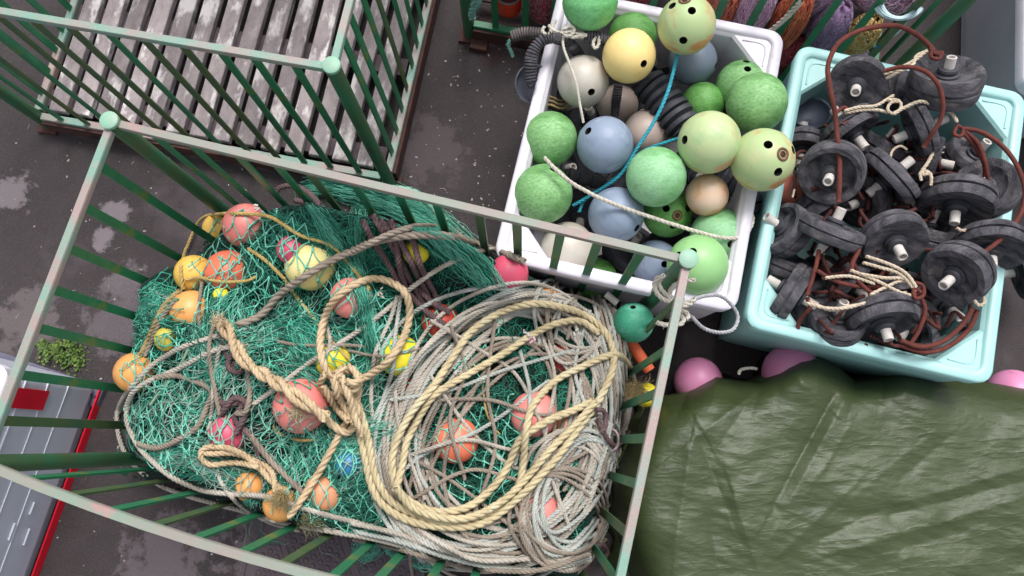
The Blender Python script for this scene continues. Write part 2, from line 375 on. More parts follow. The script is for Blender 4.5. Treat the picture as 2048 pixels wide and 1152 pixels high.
cage('green steel cage packed with lilac and orange netting behind the two tubs', (-.17, 2.33), -14.5, 2.25, 1.25, 1.33)

# ------------------------------------------------------------------ tubs
def rrect(hx, hy, r, z, cham=None, k=9):
    pts = []
    for cx, cy, a0 in ((1, 1, 0), (-1, 1, 90), (-1, -1, 180), (1, -1, 270)):
        for i in range(k):
            if cham is None:
                a = math.radians(a0+90*i/(k-1)); pts.append((cx*(hx-r)+r*math.cos(a), cy*(hy-r)+r*math.sin(a), z))
            else:
                s = i/(k-1); p0 = (hx, hy-cham) if a0 == 0 else (-hx+cham, hy) if a0 == 90 else (-hx, -hy+cham) if a0 == 180 else (hx-cham, -hy)
                p1 = (hx-cham, hy) if a0 == 0 else (-hx, hy-cham) if a0 == 90 else (-hx+cham, -hy) if a0 == 180 else (hx, -hy+cham)
                pts.append((p0[0]+(p1[0]-p0[0])*s, p0[1]+(p1[1]-p0[1])*s, z))
    return pts
def tub(label, c, ang, w, l, h, m, taper=.045, cham=.17, rim=.038, rimm=None):
    t = thing('fish_tub', label, 'tub', (c[0], c[1], 0), math.radians(ang), 'insulated plastic fish tubs', flat=False)
    hx, hy = w/2, l/2
    mb = MB(); lo = [rrect(hx-taper, hy-taper, .05, .09), rrect(hx-taper*.55, hy-taper*.55, .06, h*.5), rrect(hx-.012, hy-.012, .065, h-.09), rrect(hx-.010, hy-.010, .065, h-.075)]
    mb.loft(lo, True, False)
    i2 = rim+.012
    mb.loft([rrect(hx-i2, hy-i2, .03, h-.014), rrect(hx-i2-.004, hy-i2-.004, 0, h-.018, cham), rrect(hx-i2-.012, hy-i2-.012, 0, h-.03, cham), rrect(hx-i2-.05, hy-i2-.05, 0, .16, cham*.9), rrect(hx-i2-.07, hy-i2-.07, 0, .14, cham*.9)], False, True)
    b = mb.obj('body', m, t, sharp=28)
    mb = MB(); mb.loft([rrect(hx-.010, hy-.010, .065, h-.075), rrect(hx, hy, .07, h-.068), rrect(hx+.002, hy+.002, .07, h-.008), rrect(hx-.006, hy-.006, .065, h), rrect(hx-rim, hy-rim, .045, h), rrect(hx-rim-.008, hy-rim-.008, .04, h-.006), rrect(hx-i2, hy-i2, .03, h-.014)])
    mb.obj('rim', rimm or m, t, sharp=50)
    # moulded corner recess outlines
    for sx in (-1, 1):
        for sy in (-1, 1):
            mb = MB()
            p = np.array([(hx-i2-.022, hy-i2-cham+.035), (hx-i2-.022, hy-i2-.05), (hx-i2-.05, hy-i2-.022), (hx-i2-cham+.035, hy-i2-.022)])*[sx, sy]
            pp = np.c_[spline(p, .01), np.zeros(0) if 0 else np.full(len(spline(p, .01)), h-.0155)]; mb.tubes(pp, .004, 6); mb.obj('corner_bead', m, t)
    for sx in (-1, 0, 1):
        mb = MB(); mb.box((sx*(hx-taper-.09), 0, .045), (.07, hy-taper-.02, .045), bev=.008); mb.obj('foot', m, t, smooth=False)
    return t
tub('white fish tub full of green, blue and cream floats', (.628, 1.312), -16, 1.075, 1.36, .76, M_white)
tub('aqua fish tub full of black rubber discs and brown cord', (1.690, .951), -17, 1.05, 1.365, .76, M_aqua)
tg = tub('grey fish tub with white rim and red tape at the lower left', (-2.861, -.067), -17, 1.05, 1.36, .76, M_grey, taper=.012, rimm=M_white)
tub('grey fish tub with white rim behind the aqua tub at the upper right', (3.10, 2.09), -11, 1.05, 1.36, .66, mat('dull grey tub plastic', 'a9a8b3', '9b99a5', 3, .45, .12, 60, 'b9b7c1', .63, 5), rimm=M_white)
xr = 1.05/2
for nm, z, y0, y1, h, m in (('red_stripe', .03, -.68, .66, .028, M_red), ('seam_line', .30, -.66, .64, .003, M_line), ('seam_line', .46, -.66, .64, .003, M_line), ('seam_line', .62, -.66, .64, .003, M_line)):
    mb = MB(); x = xr-.012+.004 if nm != 'red_stripe' else xr+.008
    mb.box((x, (y0+y1)/2, z), (.004, (y1-y0)/2, h)); mb.obj(nm, m, tg, smooth=False)
mb = MB(); mb.box((xr-.004, .555, .56), (.0045, .045, .12)); mb.obj('red_label', M_red, tg, smooth=False)
mb = MB(); mb.box((xr-.004, .04, .24), (.0045, .03, .0015))
for y, z, hh in ((-.1, .2, .02), (-.06, .33, .01)): mb.box((xr-.0036, y, z), (.0045, .04, .0018))
mb.obj('scuff', M_line, tg, smooth=False)
# grey plank beside the grey tub
a, b = P(-40, 690, .02), P(212, 776, .02)
d = Vector((b-a).tolist()); M_pl = mat('blue grey board', '6c6a7c', '565468', 6, .7, .5, 50, '85828f', .6, 5, stretch=(1, 4, 4))
ang = math.atan2(d.y, d.x)
t = thing('board', 'blue grey board edge lying on the asphalt behind the grey tub', 'board', tuple((a+b)/2))
cc = np.array(((a+b)/2))+np.array([math.sin(ang), -math.cos(ang), 0])*.055
mb = MB(); mb.box(cc, (d.length/2, .055, .02), Matrix.Rotation(ang, 3, 'Z'), bev=.005); mb.obj('plank', M_pl, t, smooth=False)
mb = MB(); mb.box(cc+np.array([0, 0, .024]), (d.length/2-.02, .006, .004), Matrix.Rotation(ang, 3, 'Z')); mb.obj('bead', mat('dark board bead', '45435a', None), t, smooth=False); done(t)

# ------------------------------------------------------------------ floats
_fm = {}
def fmat(c1, c2, c3=None, kind='plain'):
    k = (c1, c2, c3, kind)
    if k not in _fm:
        if kind == 'fib': _fm[k] = mat('scuffed float', c1, c2, 70, .55, .35, 110, c3, .5, 6, w3=.2, stretch=(1, 2.2, 1), contrast=(.32, .72), grit=.2)
        elif kind == 'swirl': _fm[k] = mat('swirled float', c1, c2, 6, .45, .12, 40, c3, .52, 5, w3=.1, stretch=(1, 1, 2.2), contrast=(.42, .6), detail=3)
        else: _fm[k] = mat('smooth float', c1, c2, 6, .42, .15, 40, c3, .62, 9, contrast=(.35, .7))
    return _fm[k]
M_hole = mat('painted shade in float hole', '1b1a18', None, rough=.8)  # shade inside the holes painted in; the plastic matches the shell
M_lug = mat('brown eyelet', '7c5340', '5b3527', 20, .7, .3, 80)
SPH = []
def float_ball(label, cx, cy, rp, z, m, holes=(), lugs=(), group='floats in the white tub', seam=True, name='float', hr=.14, squash=1.0):
    c = P(cx, cy, z); r = rp*pxsize(z); SPH.append((c[0], c[1], c[2], r))
    ax = Vector(rng.normal(size=3).tolist()).normalized(); n = 30; prof = []
    for i in range(n+1):
        a = math.pi*i/n; rr = math.sin(a); hh = -math.cos(a); k = 1+(.016 if seam and abs(i-n/2) < .6 else 0)
        prof.append((max(rr*r*k, 1e-7), hh*r))
    mb = MB(); mb.lathe(prof, (0, 0, 0), ax, 56)
    me = mb.mesh('shell', [m, M_hole])
    dd = []
    allh = [(h, hr) for h in holes]+[(h, hr*.8) for h in lugs]
    if allh:
        cb = MB()
        for (h, rad) in allh:
            x, y = (h[0]-cx)/rp, (h[1]-cy)/rp; q = math.hypot(x, y)
            if q > .93: x, y = x/q*.93, y/q*.93
            v = camdir(x, y, min(.93, q)) if q > 1e-3 else camdir(1, 0, 0); dd.append(v)
            cb.lathe([(r*rad, -r*.9), (r*rad, 0)], np.array(v)*r*1.05, v, 20)
        cm = cb.mesh('cut', [M_hole, M_hole], smooth=True)
        for p in cm.polygons: p.material_index = 1
        o1 = bpy.data.objects.new('tmp', me); o2 = bpy.data.objects.new('tmpc', cm); COL.objects.link(o1); COL.objects.link(o2)
        md = o1.modifiers.new('b', 'BOOLEAN'); md.object = o2; md.operation = 'DIFFERENCE'; md.solver = 'EXACT'
        dg = bpy.context.evaluated_depsgraph_get(); me2 = bpy.data.meshes.new_from_object(o1.evaluated_get(dg))
        bpy.data.objects.remove(o1); bpy.data.objects.remove(o2); me = me2; me.set_sharp_from_angle(angle=math.radians(40))
    if lugs:
        t = thing(name, label, 'float', tuple(c), 0, group); o = bpy.data.objects.new('shell', me); COL.objects.link(o); o.parent = t
        for i, h in enumerate(lugs):
            v = dd[len(holes)+i]; lb = MB(); R2 = r*hr*1.5; pr = []
            for k in range(9):
                a = 2*math.pi*k/8; pr.append((r*hr*1.25+r*.045*math.cos(a), r*.03*math.sin(a)))
            lb.lathe(pr, np.array(c)+np.array(v)*r*.99, v, 24); lb.obj('eyelet', M_lug, t)
        done(t)
    else:
        o = bpy.data.objects.new(name, me); COL.objects.link(o); o.location = c; props(o, label, 'float', group); t = o
    return c, r
G1 = fmat('5d9650', '98c48c', '4c8040', 'fib'); G2 = fmat('7db580', '9ccaa0', '5c9a55', 'fib'); G3 = fmat('4f8f3a', '72a860', '3d6f2c', 'fib')
LO = fmat('a9bd88', 'bdbd8c', 'c08c5a', 'swirl'); LO2 = fmat('b4c391', '9cbb88', 'c49f74', 'swirl'); BL = fmat('8694aa', '74839b', '9aa5b4', 'swirl')
CR = fmat('efd68f', 'ecc983', None, 'plain'); OW = fmat('c4bfb6', 'b2a99b', '97907f', 'plain'); PG = fmat('c3b4ac', 'b9a196', '9c8a7f', 'plain'); PE = fmat('dcc0aa', 'e0b48f', 'c98e68', 'swirl'); GB = fmat('75808f', '69748a', None, 'plain')
TG = fmat('3f9a7c', '2f8568', '6bb59a', 'fib'); GY = fmat('93c383', '86b878', '77ad70', 'plain')
F = float_ball
F('large green float topmost in the upper left corner of the white tub', 1180, 5, 61, .93, fmat('62b06a', '86c98c', '4a9a4c', 'fib'))
F('dark green float tucked behind the cream yellow float', 1265, 72, 53, .66, G3)
F('lime float with rusty orange smear and three holes at the top of the white tub', 1373, 50, 63, .97, LO, [(1370, 41), (1333, 22), (1357, 97)], [(1358, 13)])
F('cream yellow float near the top of the white tub', 1258, 112, 58, .86, CR, [(1283, 142)])
F('off-white float beside the black rubber bowl', 1166, 163, 56, .72, OW, [(1180, 197)])
F('blue grey float half hidden below the rust smeared lime float', 1385, 122, 52, .66, GB, [(1432, 138)])
F('green float with two holes against the right wall of the white tub', 1482, 172, 54, .66, G1, [(1484, 128), (1481, 149)])
F('large plain green float at the right wall of the white tub', 1513, 206, 64, .80, G1, [])
F('small green float between the rubber roller and the large plain green float', 1405, 208, 46, .62, G3)
F('large pale lime float with orange blush in the middle right of the white tub', 1418, 285, 66, .90, LO2, [(1359, 285)])
F('lime and orange float with three holes round a brown eyelet on the tub edge', 1525, 320, 66, .90, LO, [(1516, 299), (1575, 306), (1539, 354)], [(1546, 319)])
F('green float against the left wall of the white tub, upper of the two', 1100, 278, 58, .70, G1)
F('blue float in the upper middle of the white tub', 1210, 290, 60, .76, BL, [(1170, 268)])
F('pinkish grey float under the cyan rope', 1292, 265, 48, .56, PG)
F('pale green scuffed float in the centre of the white tub', 1312, 354, 63, .82, G2)
F('small peach float below the large pale lime float', 1414, 390, 44, .72, PE)
F('green float with a hole at its top against the left wall of the white tub', 1086, 388, 62, .72, G1, [(1107, 342)])
F('blue float in the lower middle of the white tub', 1232, 430, 58, .66, BL, [(1271, 460)])
F('deep green float with two holes and an eyelet under the white rope', 1335, 425, 52, .56, G3, [(1322, 422), (1368, 421), (1338, 457)], [(1345, 436)])
F('green float under the curved end of the white rope', 1437, 472, 58, .62, G2, [(1448, 492)])
F('cream grey float behind the top rail of the net cage', 1135, 500, 58, .58, OW)
F('blue float lowest in the white tub beside the cage post', 1310, 527, 48, .48, BL, [(1320, 530)])
F('large mid green float behind the corner post of the net cage', 1395, 530, 62, .76, GY, [(1372, 505), (1347, 512)])
F('teal green float between the white tub and the coil of grey rope', 1267, 645, 41, .62, TG, [(1262, 613)], group='floats beside the cage')
F('dull grey float deep in the white tub below the cream yellow float', 1235, 210, 44, .42, PG)
F('dull green float deep in the white tub near the lower left', 1190, 560, 46, .36, G3)
F('dull blue float deep in the white tub near the small peach float', 1480, 395, 44, .42, GB)

# ------------------------------------------------------------------ rubber parts in the white tub
def ringed(path, R, pitch, label, name='disc_string', z=.8, m=M_rub, group='ropes strung with rubber rings'):
    pts = spline(np.array(path)[:, :2], 3); zz = np.interp(np.linspace(0, 1, len(pts)), np.linspace(0, 1, len(path)), [p[2] for p in path]); w = P(pts[:, 0], pts[:, 1], zz)
    L = np.concatenate([[0], np.cumsum(np.linalg.norm(np.diff(w, axis=0), axis=1))]); n = int(L[-1]/(pitch/6)); s = np.linspace(0, L[-1], n)
    w = np.stack([np.interp(s, L, w[:, i]) for i in range(3)], 1); ph = (s/pitch) % 1; k = (s/pitch).astype(int)
    jr = 1+.09*np.sin(k*12.9898)
    rp = np.where(ph < .18, .72, np.where(ph > .88, .8, 1.0))*jr
    mb = MB(); mb.tubes(w, R, 20, 0, rp=rp[None]); o = mb.obj(name, m, loc=tuple(w[0]), sharp=40); props(o, label, 'rubber ring rope', group)
ringed([(1022, 74, .80), (1050, 66, .81), (1085, 66, .82)], .026, .0125, 'greyish ring-strung rope resting over the left rim of the white tub', m=mat('dusty rings', '6c6362', '4d4648', 20, .8, .5, 80))
ringed([(1140, 85, .84), (1110, 74, .88), (1083, 82, .88), (1066, 105, .86), (1061, 135, .83), (1064, 165, .80)], .029, .0135, 'black ring-strung rope bent over the left rim into the rubber bowl')
ringed([(1168, 72, .87), (1195, 76, .86), (1225, 86, .82)], .027, .0125, 'short black ring-strung rope beside the cream yellow float')
ringed([(1140, 88, .85), (1158, 108, .74), (1170, 125, .66)], .026, .0135, 'ring-strung rope going down behind the off-white float')
ringed([(1075, 180, .68), (1100, 205, .62), (1120, 225, .55)], .022, .0125, 'frayed ring-strung rope under the off-white float')
ringed([(1237, 170, .55), (1232, 205, .52), (1228, 245, .5)], .022, .0135, 'ring-strung rope standing between the floats under the cream yellow float')
ringed([(1292, 160, .66), (1330, 205, .66), (1372, 262, .66)], .082, .042, 'thick stack of black rubber rings between the blue grey and pale lime floats', 'rubber_roller', m=M_rubd)
ringed([(1130, 348, .50), (1190, 362, .48), (1230, 372, .46)], .035, .06, 'dark rubber roller lying deep under the upper blue float', 'rubber_roller', m=M_rubd)
ringed([(1440, 350, .58), (1480, 385, .55), (1500, 430, .52)], .075, .05, 'dark rubber roller by the right wall of the white tub', 'rubber_roller', m=M_rubd)
def bowl(label, cx, cy, z, rp, ax, s, m, name='rubber_bowl', deep=.6, group='black rubber bowls'):
    c = P(cx, cy, z); r = rp*pxsize(z); d = camdir(ax[0], ax[1], s); mb = MB(); pr = []
    for i in range(10): a = math.pi/2*i/9; pr.append((max(1e-6, r*math.sin(a)), -r*deep*math.cos(a)))
    pr += [(r*1.0, r*.03), (r*.95, r*.05), (r*.9, r*.02)]
    for i in range(8, -1, -1): a = math.pi/2*i/9; pr.append((max(1e-6, r*.88*math.sin(a)), -r*deep*.88*math.cos(a)))
    mb.lathe(pr, c, d, 48, wob=.012); t = thing(name, label, 'rubber bowl', tuple(c), 0, group); mb.obj('shell', m, t, sharp=40)
    mb = MB(); mb.lathe([(r*.16, 0), (r*.16, r*.08), (r*.1, r*.1), (r*.06, r*.02)], c-np.array(d)*r*deep*.9, d, 20); mb.obj('hub', m, t); done(t)
bowl('black rubber bowl hanging on a ring-strung rope at the left rim of the white tub', 1066, 168, .74, 43, (.45, .25), .45, mat('worn black bowl', '41444f', '5a5c66', 8, .6, .4, 60, '757378', .62, 14), deep=.4)
bowl('black rubber bowl lying open at the left wall of the aqua tub', 1622, 225, .62, 43, (-.3, -.9), .5, mat('slate bowl', '434b5c', '525a6a', 6, .5, .3, 60), deep=.75)

# ------------------------------------------------------------------ rubber discs in the aqua tub
def disc(label, cx, cy, rp, z, ax, s, th=.055, worn=False, hub=True, group='black rubber discs in the aqua tub', m=None):
    c = P(cx, cy, z); r = rp*pxsize(z)*.98; th *= 1.3; s = min(.95, s*1.08+.08); d = camdir(ax[0], ax[1], s); m = m or M_rub
    t = thing('rubber_disc', label, 'rubber disc', tuple(c), 0, group); h = th/2*random.uniform(.72, 1.12); k1 = random.uniform(.62, .84); k2 = random.uniform(.25, .75); g_ = random.uniform(.86, .95)
    pr = [(.02, h*.55), (r*.35, h*.5), (r*k1*.85, h*k2), (r*k1, h*.96), (r*.93, h*1.0), (r*.985, h*.7), (r, h*.13), (r*g_, h*.05), (r*g_, -h*.05), (r, -h*.13), (r*.985, -h*.7), (r*.93, -h*1.0), (r*k1, -h*.96), (r*k1*.85, -h*k2), (r*.35, -h*.5), (.02, -h*.55)]
    mb = MB(); mb.lathe(pr, c, d, 56, wob=random.uniform(.004, .016)); mb.obj('tread', m, t, sharp=45)
    for sg in (1, -1):
        o = np.array(c)+np.array(d)*sg*h*.35; mb = MB()
        mb.lathe([(r*.34, 0), (r*.33, .018), (r*.25, .024), (r*.24, .030), (r*.28, .034), (r*.26, .044), (r*.18, .047)], o, d*sg, 32); mb.obj('collar', M_rubd, t, sharp=35)
        e = np.array(c)+np.array(d)*sg*(h*.35+.045); mb = MB(); l = random.uniform(.045, .062)
        mb.lathe([(.021, 0), (.021, l), (.017, l+.002), (.014, l), (.014, l-.02), (1e-5, l-.02)], e, d*sg, 16); mb.obj('pipe_stub', M_pipe, t, sharp=35)
    done(t); return c, d
D = disc
D('black disc with long dark cuts at the upper right, highest over the tub rim', 1889, 165, 76, .93, (-.15, -1), .62, .10)
D('black disc leaning with its dark face down left near the top of the aqua tub', 1714, 168, 62, .86, (-.6, .8), .55, .07)
D('black disc seen on its edge below the white cord in the top middle', 1840, 258, 62, .84, (.9, -.38), .84, .075)
D('black disc seen on its edge beside the black rubber bowl', 1698, 256, 62, .80, (.5, .87), .86, .075)
D('black disc showing its hub and stub under the long brown cord', 1664, 344, 68, .84, (-.7, .7), .55, .08)
D('black disc on edge in the centre with a white stub to the upper right', 1782, 352, 70, .80, (.75, -.68), .86, .075)
D('black disc with crumbling rim on edge at the right of the aqua tub', 1914, 400, 76, .80, (-.3, .95), .9, .075)
D('black disc with dark face behind the crumbling disc at the right', 1972, 378, 66, .72, (-.9, -.4), .6, .07)
D('black disc on edge at the left wall, upper of two', 1571, 462, 60, .72, (-.82, -.5), .86, .07)
D('black disc with a split rim and a stub above it left of the centre', 1661, 463, 70, .84, (.35, -.95), .82, .075)
D('black disc facing down toward the tangled cream cords', 1786, 478, 68, .82, (-.05, 1), .55, .075)
D('black disc tilted by the right wall with stub pointing left', 1916, 545, 68, .86, (-.85, .5), .75, .075)
D('black disc reaching over the right rim of the aqua tub', 1982, 492, 72, .82, (-.3, .95), .74, .075)
D('black disc on edge in the lower left corner of the aqua tub', 1583, 585, 64, .72, (.85, .55), .92, .075)
D('black disc pushed between the left wall and the lower left disc', 1572, 530, 54, .62, (.3, -.9), .8, .06)
D('black disc below the tangled cream cords, curved rim up', 1762, 633, 72, .80, (.08, 1), .74, .075)
D('black disc lying flat at the bottom wall of the aqua tub', 1672, 645, 56, .72, (0, -1), .62, .07)
D('black disc in shade under the tilted disc at the right', 1884, 605, 56, .62, (.4, .9), .5, .07)
D('small black disc wedged between the two top discs', 1795, 182, 44, .70, (.95, .2), .7, .06)
D('black disc deep below the crumbling disc at the right wall', 1942, 318, 58, .60, (.3, -.9), .5, .07)
D('black disc low by the rubber bowl at the left wall', 1604, 290, 50, .60, (-.2, .95), .8, .06)
D('black disc on edge deep at the lower right beside the brown loop', 1852, 690, 42, .56, (.9, .1), .85, .06)
for i, (x, y, zz, lb) in enumerate(((1640, 560, .50, 'black disc deep under the cream cords, left one'), (1740, 575, .48, 'black disc deep under the cream cords, right one'), (1730, 410, .50, 'black disc deep in the middle under the split-rim disc'),
        (1830, 430, .48, 'black disc deep in the middle beside the crumbling disc'), (1600, 400, .46, 'black disc deep at the left wall behind the orange float'), (1880, 330, .5, 'black disc deep under the top middle discs'), (1800, 660, .42, 'black disc deepest by the bottom wall'), (1950, 470, .46, 'black disc deep at the right wall'))):
    D(lb, x, y, 54, zz, (math.cos(i*2.1), math.sin(i*2.1)), .5, .07, m=M_rubd)
for i, (x, y, zz, a_, lb) in enumerate(((1640, 415, .66, (.4, .9), 'wedged between the hub-showing disc and the split-rim disc'), (1730, 400, .66, (-.8, .3), 'edge-on under the centre stub'), (1850, 320, .66, (.9, .3), 'edge-on right of the curly cords'), (1850, 470, .66, (.2, -.9), 'between the central and the tilted right disc'),
        (1690, 560, .62, (.7, .7), 'leaning under the left end of the cream cords'), (1820, 640, .62, (-.6, .7), 'leaning beside the curved-rim disc'), (1925, 470, .64, (-.2, .9), 'under the crumbling disc by the right wall'), (1625, 610, .6, (.8, .6), 'behind the lower left corner disc'), (1760, 300, .66, (.5, -.8), 'edge-on below the curly cream cords'), (1790, 580, .6, (.1, .95), 'low in the middle under the cream cords'))):
    D('black disc '+lb, x, y, 55, zz, a_, .78, .08)
D('black disc standing outside the aqua tub at the right edge', 2058, 540, 62, .3, (.9, -.2), .8, .08, group='black rubber discs')
F('dull orange float half buried at the left wall of the aqua tub', 1585, 385, 36, .62, fmat('b9695a', 'a85a4c', None, 'plain'), group='floats beside the discs')

for i, (x, y, zz, lb) in enumerate(((1120, 340, .34, 'between the two green floats at the left wall'), (1160, 430, .32, 'below the left green floats'), (1215, 350, .30, 'deep under the upper blue float'), (1260, 500, .30, 'under the lower blue float'), (1380, 350, .32, 'under the small peach float'),
        (1290, 220, .34, 'deep under the rubber roller'), (1190, 240, .32, 'deep between the off-white and upper blue floats'), (1420, 420, .3, 'under the right wall floats'), (1340, 500, .28, 'under the green float by the cage post'), (1450, 250, .34, 'under the large plain green float'), (1210, 560, .28, 'in the lower left corner behind the cage bars'), (1120, 220, .36, 'below the bowl at the left wall'), (1300, 110, .4, 'under the top floats'), (1460, 330, .33, 'behind the lime float with the eyelet'))):
    D('dark disc deep in the white tub '+lb, x, y, 58, zz, (math.cos(i*1.7), math.sin(i*1.7)), .45, .08, m=M_rubd, group='rubber discs under the floats')
# ------------------------------------------------------------------ height field of the heap in the middle cage
GX0, GY0, GS = -2.25, -.95, .005; GN, GM = 660, 500
gx = GX0+np.arange(GN)*GS; gy = GY0+np.arange(GM)*GS; XX, YY = np.meshgrid(gx, gy, indexing='ij')
ca, sa = math.cos(math.radians(A1)), math.sin(math.radians(A1))
def to_uv(x, y): dx, dy = x-O1[0], y-O1[1]; return (dx*ca+dy*sa)/L1, (-dx*sa+dy*ca)/W1      # v=1 at the far rail
def heap(x, y):
    u, v = to_uv(x, y)
    uc, vc = np.clip(u, 0, 1), np.clip(v, 0, 1)
    kt = np.interp(uc, [0, .15, .45, .7, 1], [.62, .74, .90, .66, .52]); km = np.interp(uc, [0, .15, .45, .7, 1], [.76, .82, .88, .80, .76]); kb = np.interp(uc, [0, .15, .45, .7, 1], [.50, .70, .78, .76, .70])
    rg_ = np.interp(uc, [0, .14, .25, .33, .6, .72, .8, 1], [.62, .66, .95, 1.20, 1.22, .88, .62, .52]); kt = np.maximum(kt, kt+(rg_-kt)*np.clip((vc-.80)/.14, 0, 1))
    T = np.where(vc > .5, km+(kt-km)*(vc-.5)*2, kb+(km-kb)*vc*2)
    T = T+.035*np.sin(x*9+1)*np.cos(y*11)+.02*np.sin(x*23+y*17)
    bf = .085*np.clip(np.sin(np.pi*np.clip(u, 0, 1)), 0, 1)**.7; bl = .07*np.exp(-((v-.52)/.16)**2)+.02
    wx = x+.07*np.sin(y*7+2)+.04*np.sin(x*13); wy = y+.06*np.sin(x*8)
    T = T+.022*np.abs(np.sin(wx*19+wy*9))*np.clip((.62-u)*6, 0, 1)+.016*np.abs(np.sin(wy*24-wx*11+1))*np.clip((.62-u)*6, 0, 1)
    T = T-.36*np.exp(-(np.clip(u, 0, 1)/.11)**2)*np.clip((v-.66)/.16, 0, 1)
    e = np.minimum(np.minimum(u*L1+bl, (1-u)*L1), np.minimum(v*W1+bf, (1-v)*W1+.01))-.02
    s = np.clip(e/.085, 0, 1)
    return np.where(e > 0, .1+(T-.1)*np.sqrt(1-(1-s)**2), 0.0)
HG = heap(XX, YY); HG0 = HG.copy()
def hs_(x, y, G=None):
    G = HG if G is None else G
    i = np.clip((x-GX0)/GS, 0, GN-1.001); j = np.clip((y-GY0)/GS, 0, GM-1.001); i0 = i.astype(int); j0 = j.astype(int); fi, fj = i-i0, j-j0
    return (G[i0, j0]*(1-fi)+G[i0+1, j0]*fi)*(1-fj)+(G[i0, j0+1]*(1-fi)+G[i0+1, j0+1]*fi)*fj
ZS = np.arange(1.25, .01, -.01)
def surf(px, py, G=None):
    px = np.asarray(px, float); sh = px.shape; d = dirs(px.ravel(), np.asarray(py, float).ravel()); out = np.zeros((len(d), 3))
    for a in range(0, len(d), 20000):
        dd = d[a:a+20000]; x = dd[:, :1]*(HC-ZS); y = dd[:, 1:2]*(HC-ZS); hit = hs_(x, y, G) >= ZS; k = np.where(hit.any(1), hit.argmax(1), len(ZS)-1)
        z = ZS[k]; out[a:a+20000] = np.stack([dd[:, 0]*(HC-z), dd[:, 1]*(HC-z), z], 1)
    return out.reshape(sh+(3,))
# mound mesh (packed netting under everything, shade of the gaps painted into its colour)
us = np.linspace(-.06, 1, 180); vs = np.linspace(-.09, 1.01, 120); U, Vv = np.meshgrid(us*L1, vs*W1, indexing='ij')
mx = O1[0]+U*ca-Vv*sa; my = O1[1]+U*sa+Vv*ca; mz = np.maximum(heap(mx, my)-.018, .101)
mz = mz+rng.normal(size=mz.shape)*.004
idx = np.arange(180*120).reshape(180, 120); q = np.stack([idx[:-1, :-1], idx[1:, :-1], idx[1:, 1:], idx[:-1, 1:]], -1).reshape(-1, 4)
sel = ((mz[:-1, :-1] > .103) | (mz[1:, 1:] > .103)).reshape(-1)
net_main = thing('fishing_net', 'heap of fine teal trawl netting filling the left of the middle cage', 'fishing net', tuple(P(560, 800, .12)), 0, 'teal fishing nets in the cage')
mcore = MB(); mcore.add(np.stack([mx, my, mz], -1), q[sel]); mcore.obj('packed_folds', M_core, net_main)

# floats in the heap
def FH(label, cx, cy, rp, m, sink=.2, holes=(), z=None):
    if z is None:
        p = surf(np.array([cx]), np.array([cy]))[0]; r = rp*pxsize(p[2]); z = max(p[2]-r*.75+r*sink*4, .1+r)
    c, r = float_ball(label, cx, cy, rp, z, m, holes, (), 'floats in the net heap')
    d2 = (XX-c[0])**2+(YY-c[1])**2; cap = np.where(d2 < r*r, c[2]+np.sqrt(np.maximum(0, r*r-d2)), 0); np.maximum(HG, cap, out=HG)
RP = fmat('dc7a74', 'e2928a', 'cf625a', 'plain'); OR = fmat('e09a55', 'e6aa66', 'd08545', 'plain'); YO = fmat('e2b450', 'e8bf60', 'd0963c', 'plain'); YE = fmat('e3d433', 'd9c42a', 'c4a722', 'plain')
CY = fmat('ecdfa0', 'e9d27f', None, 'plain'); CM = fmat('cf4763', 'd7607a', 'b53750', 'plain'); RD = fmat('b23a2c', 'c24f3a', None, 'plain'); RO = fmat('e4785a', 'de6c50', 'd25b44', 'plain'); YG = fmat('b8b04a', 'c9b64c', None, 'plain')
BB = fmat('2f78a8', '3f8ab5', None, 'plain'); DR = fmat('8a2f2d', '993a34', None, 'plain'); PO = fmat('d89a73', 'cf8560', None, 'plain')
FH('salmon red float under green mesh at the back left of the heap', 492, 452, 47, RP)
FH('ochre float just left of the salmon red netted float', 438, 458, 33, YO)
FH('orange red float under green mesh, below the salmon red one', 456, 545, 46, RO)
FH('yellow orange float at the far left of the netted group', 388, 548, 39, YO)
FH('plain orange float below the yellow orange float', 383, 622, 42, OR)
FH('small yellow green float in the net by the left rope edge', 335, 678, 25, YG)
FH('orange float alone at the left edge of the heap', 270, 745, 40, OR)
FH('big cream yellow float wrapped in coarse green mesh', 622, 530, 53, CY)
FH('crimson float peeping behind the big cream yellow float', 583, 500, 30, CM, sink=.1)
FH('tiny yellow float showing below the orange red netted float', 442, 592, 17, YE, sink=.1)
FH('salmon float under green mesh inside the small rope loop', 702, 596, 42, RP)
FH('yellow float behind the purple brown ropes', 832, 503, 28, YE)
FH('bright pink float at the right back of the heap', 1018, 547, 40, CM)
FH('orange float below the bright pink float under grey lines', 1085, 602, 34, OR, sink=.1)
FH('deep red float under fine twine near the middle', 880, 645, 38, RD)
FH('bright yellow float behind the big beige knot', 667, 722, 35, YE)
FH('yellow float under green mesh right of the beige knot', 800, 712, 42, YE)
FH('salmon red float under the thick beige braid', 602, 812, 54, RP)
FH('crimson float at the left under a dark rope', 457, 868, 38, CM)
FH('dark red float between the grey lines left of the coil', 832, 782, 28, DR, sink=.1)
FH('orange red float inside the rope coil, left one', 912, 880, 45, RO)
FH('salmon float inside the rope coil, upper right one', 1068, 830, 47, RP)
FH('small rusty orange float touching the upper right salmon float', 1130, 850, 20, PO, sink=.1)
FH('salmon float inside the rope coil, lowest one', 1075, 1020, 47, RP)
FH('dark red float under the top of the rope coil', 1125, 722, 36, DR, sink=.1)
FH('orange float with a hole at the front edge of the heap', 500, 972, 30, OR)
FH('pale orange float at the front under the frayed rope end', 562, 1008, 34, OR)
FH('washed out orange float inside the net at the front', 646, 985, 40, PO, sink=.1)
FH('blue float buried under the net in front', 697, 925, 28, BB, sink=.06)

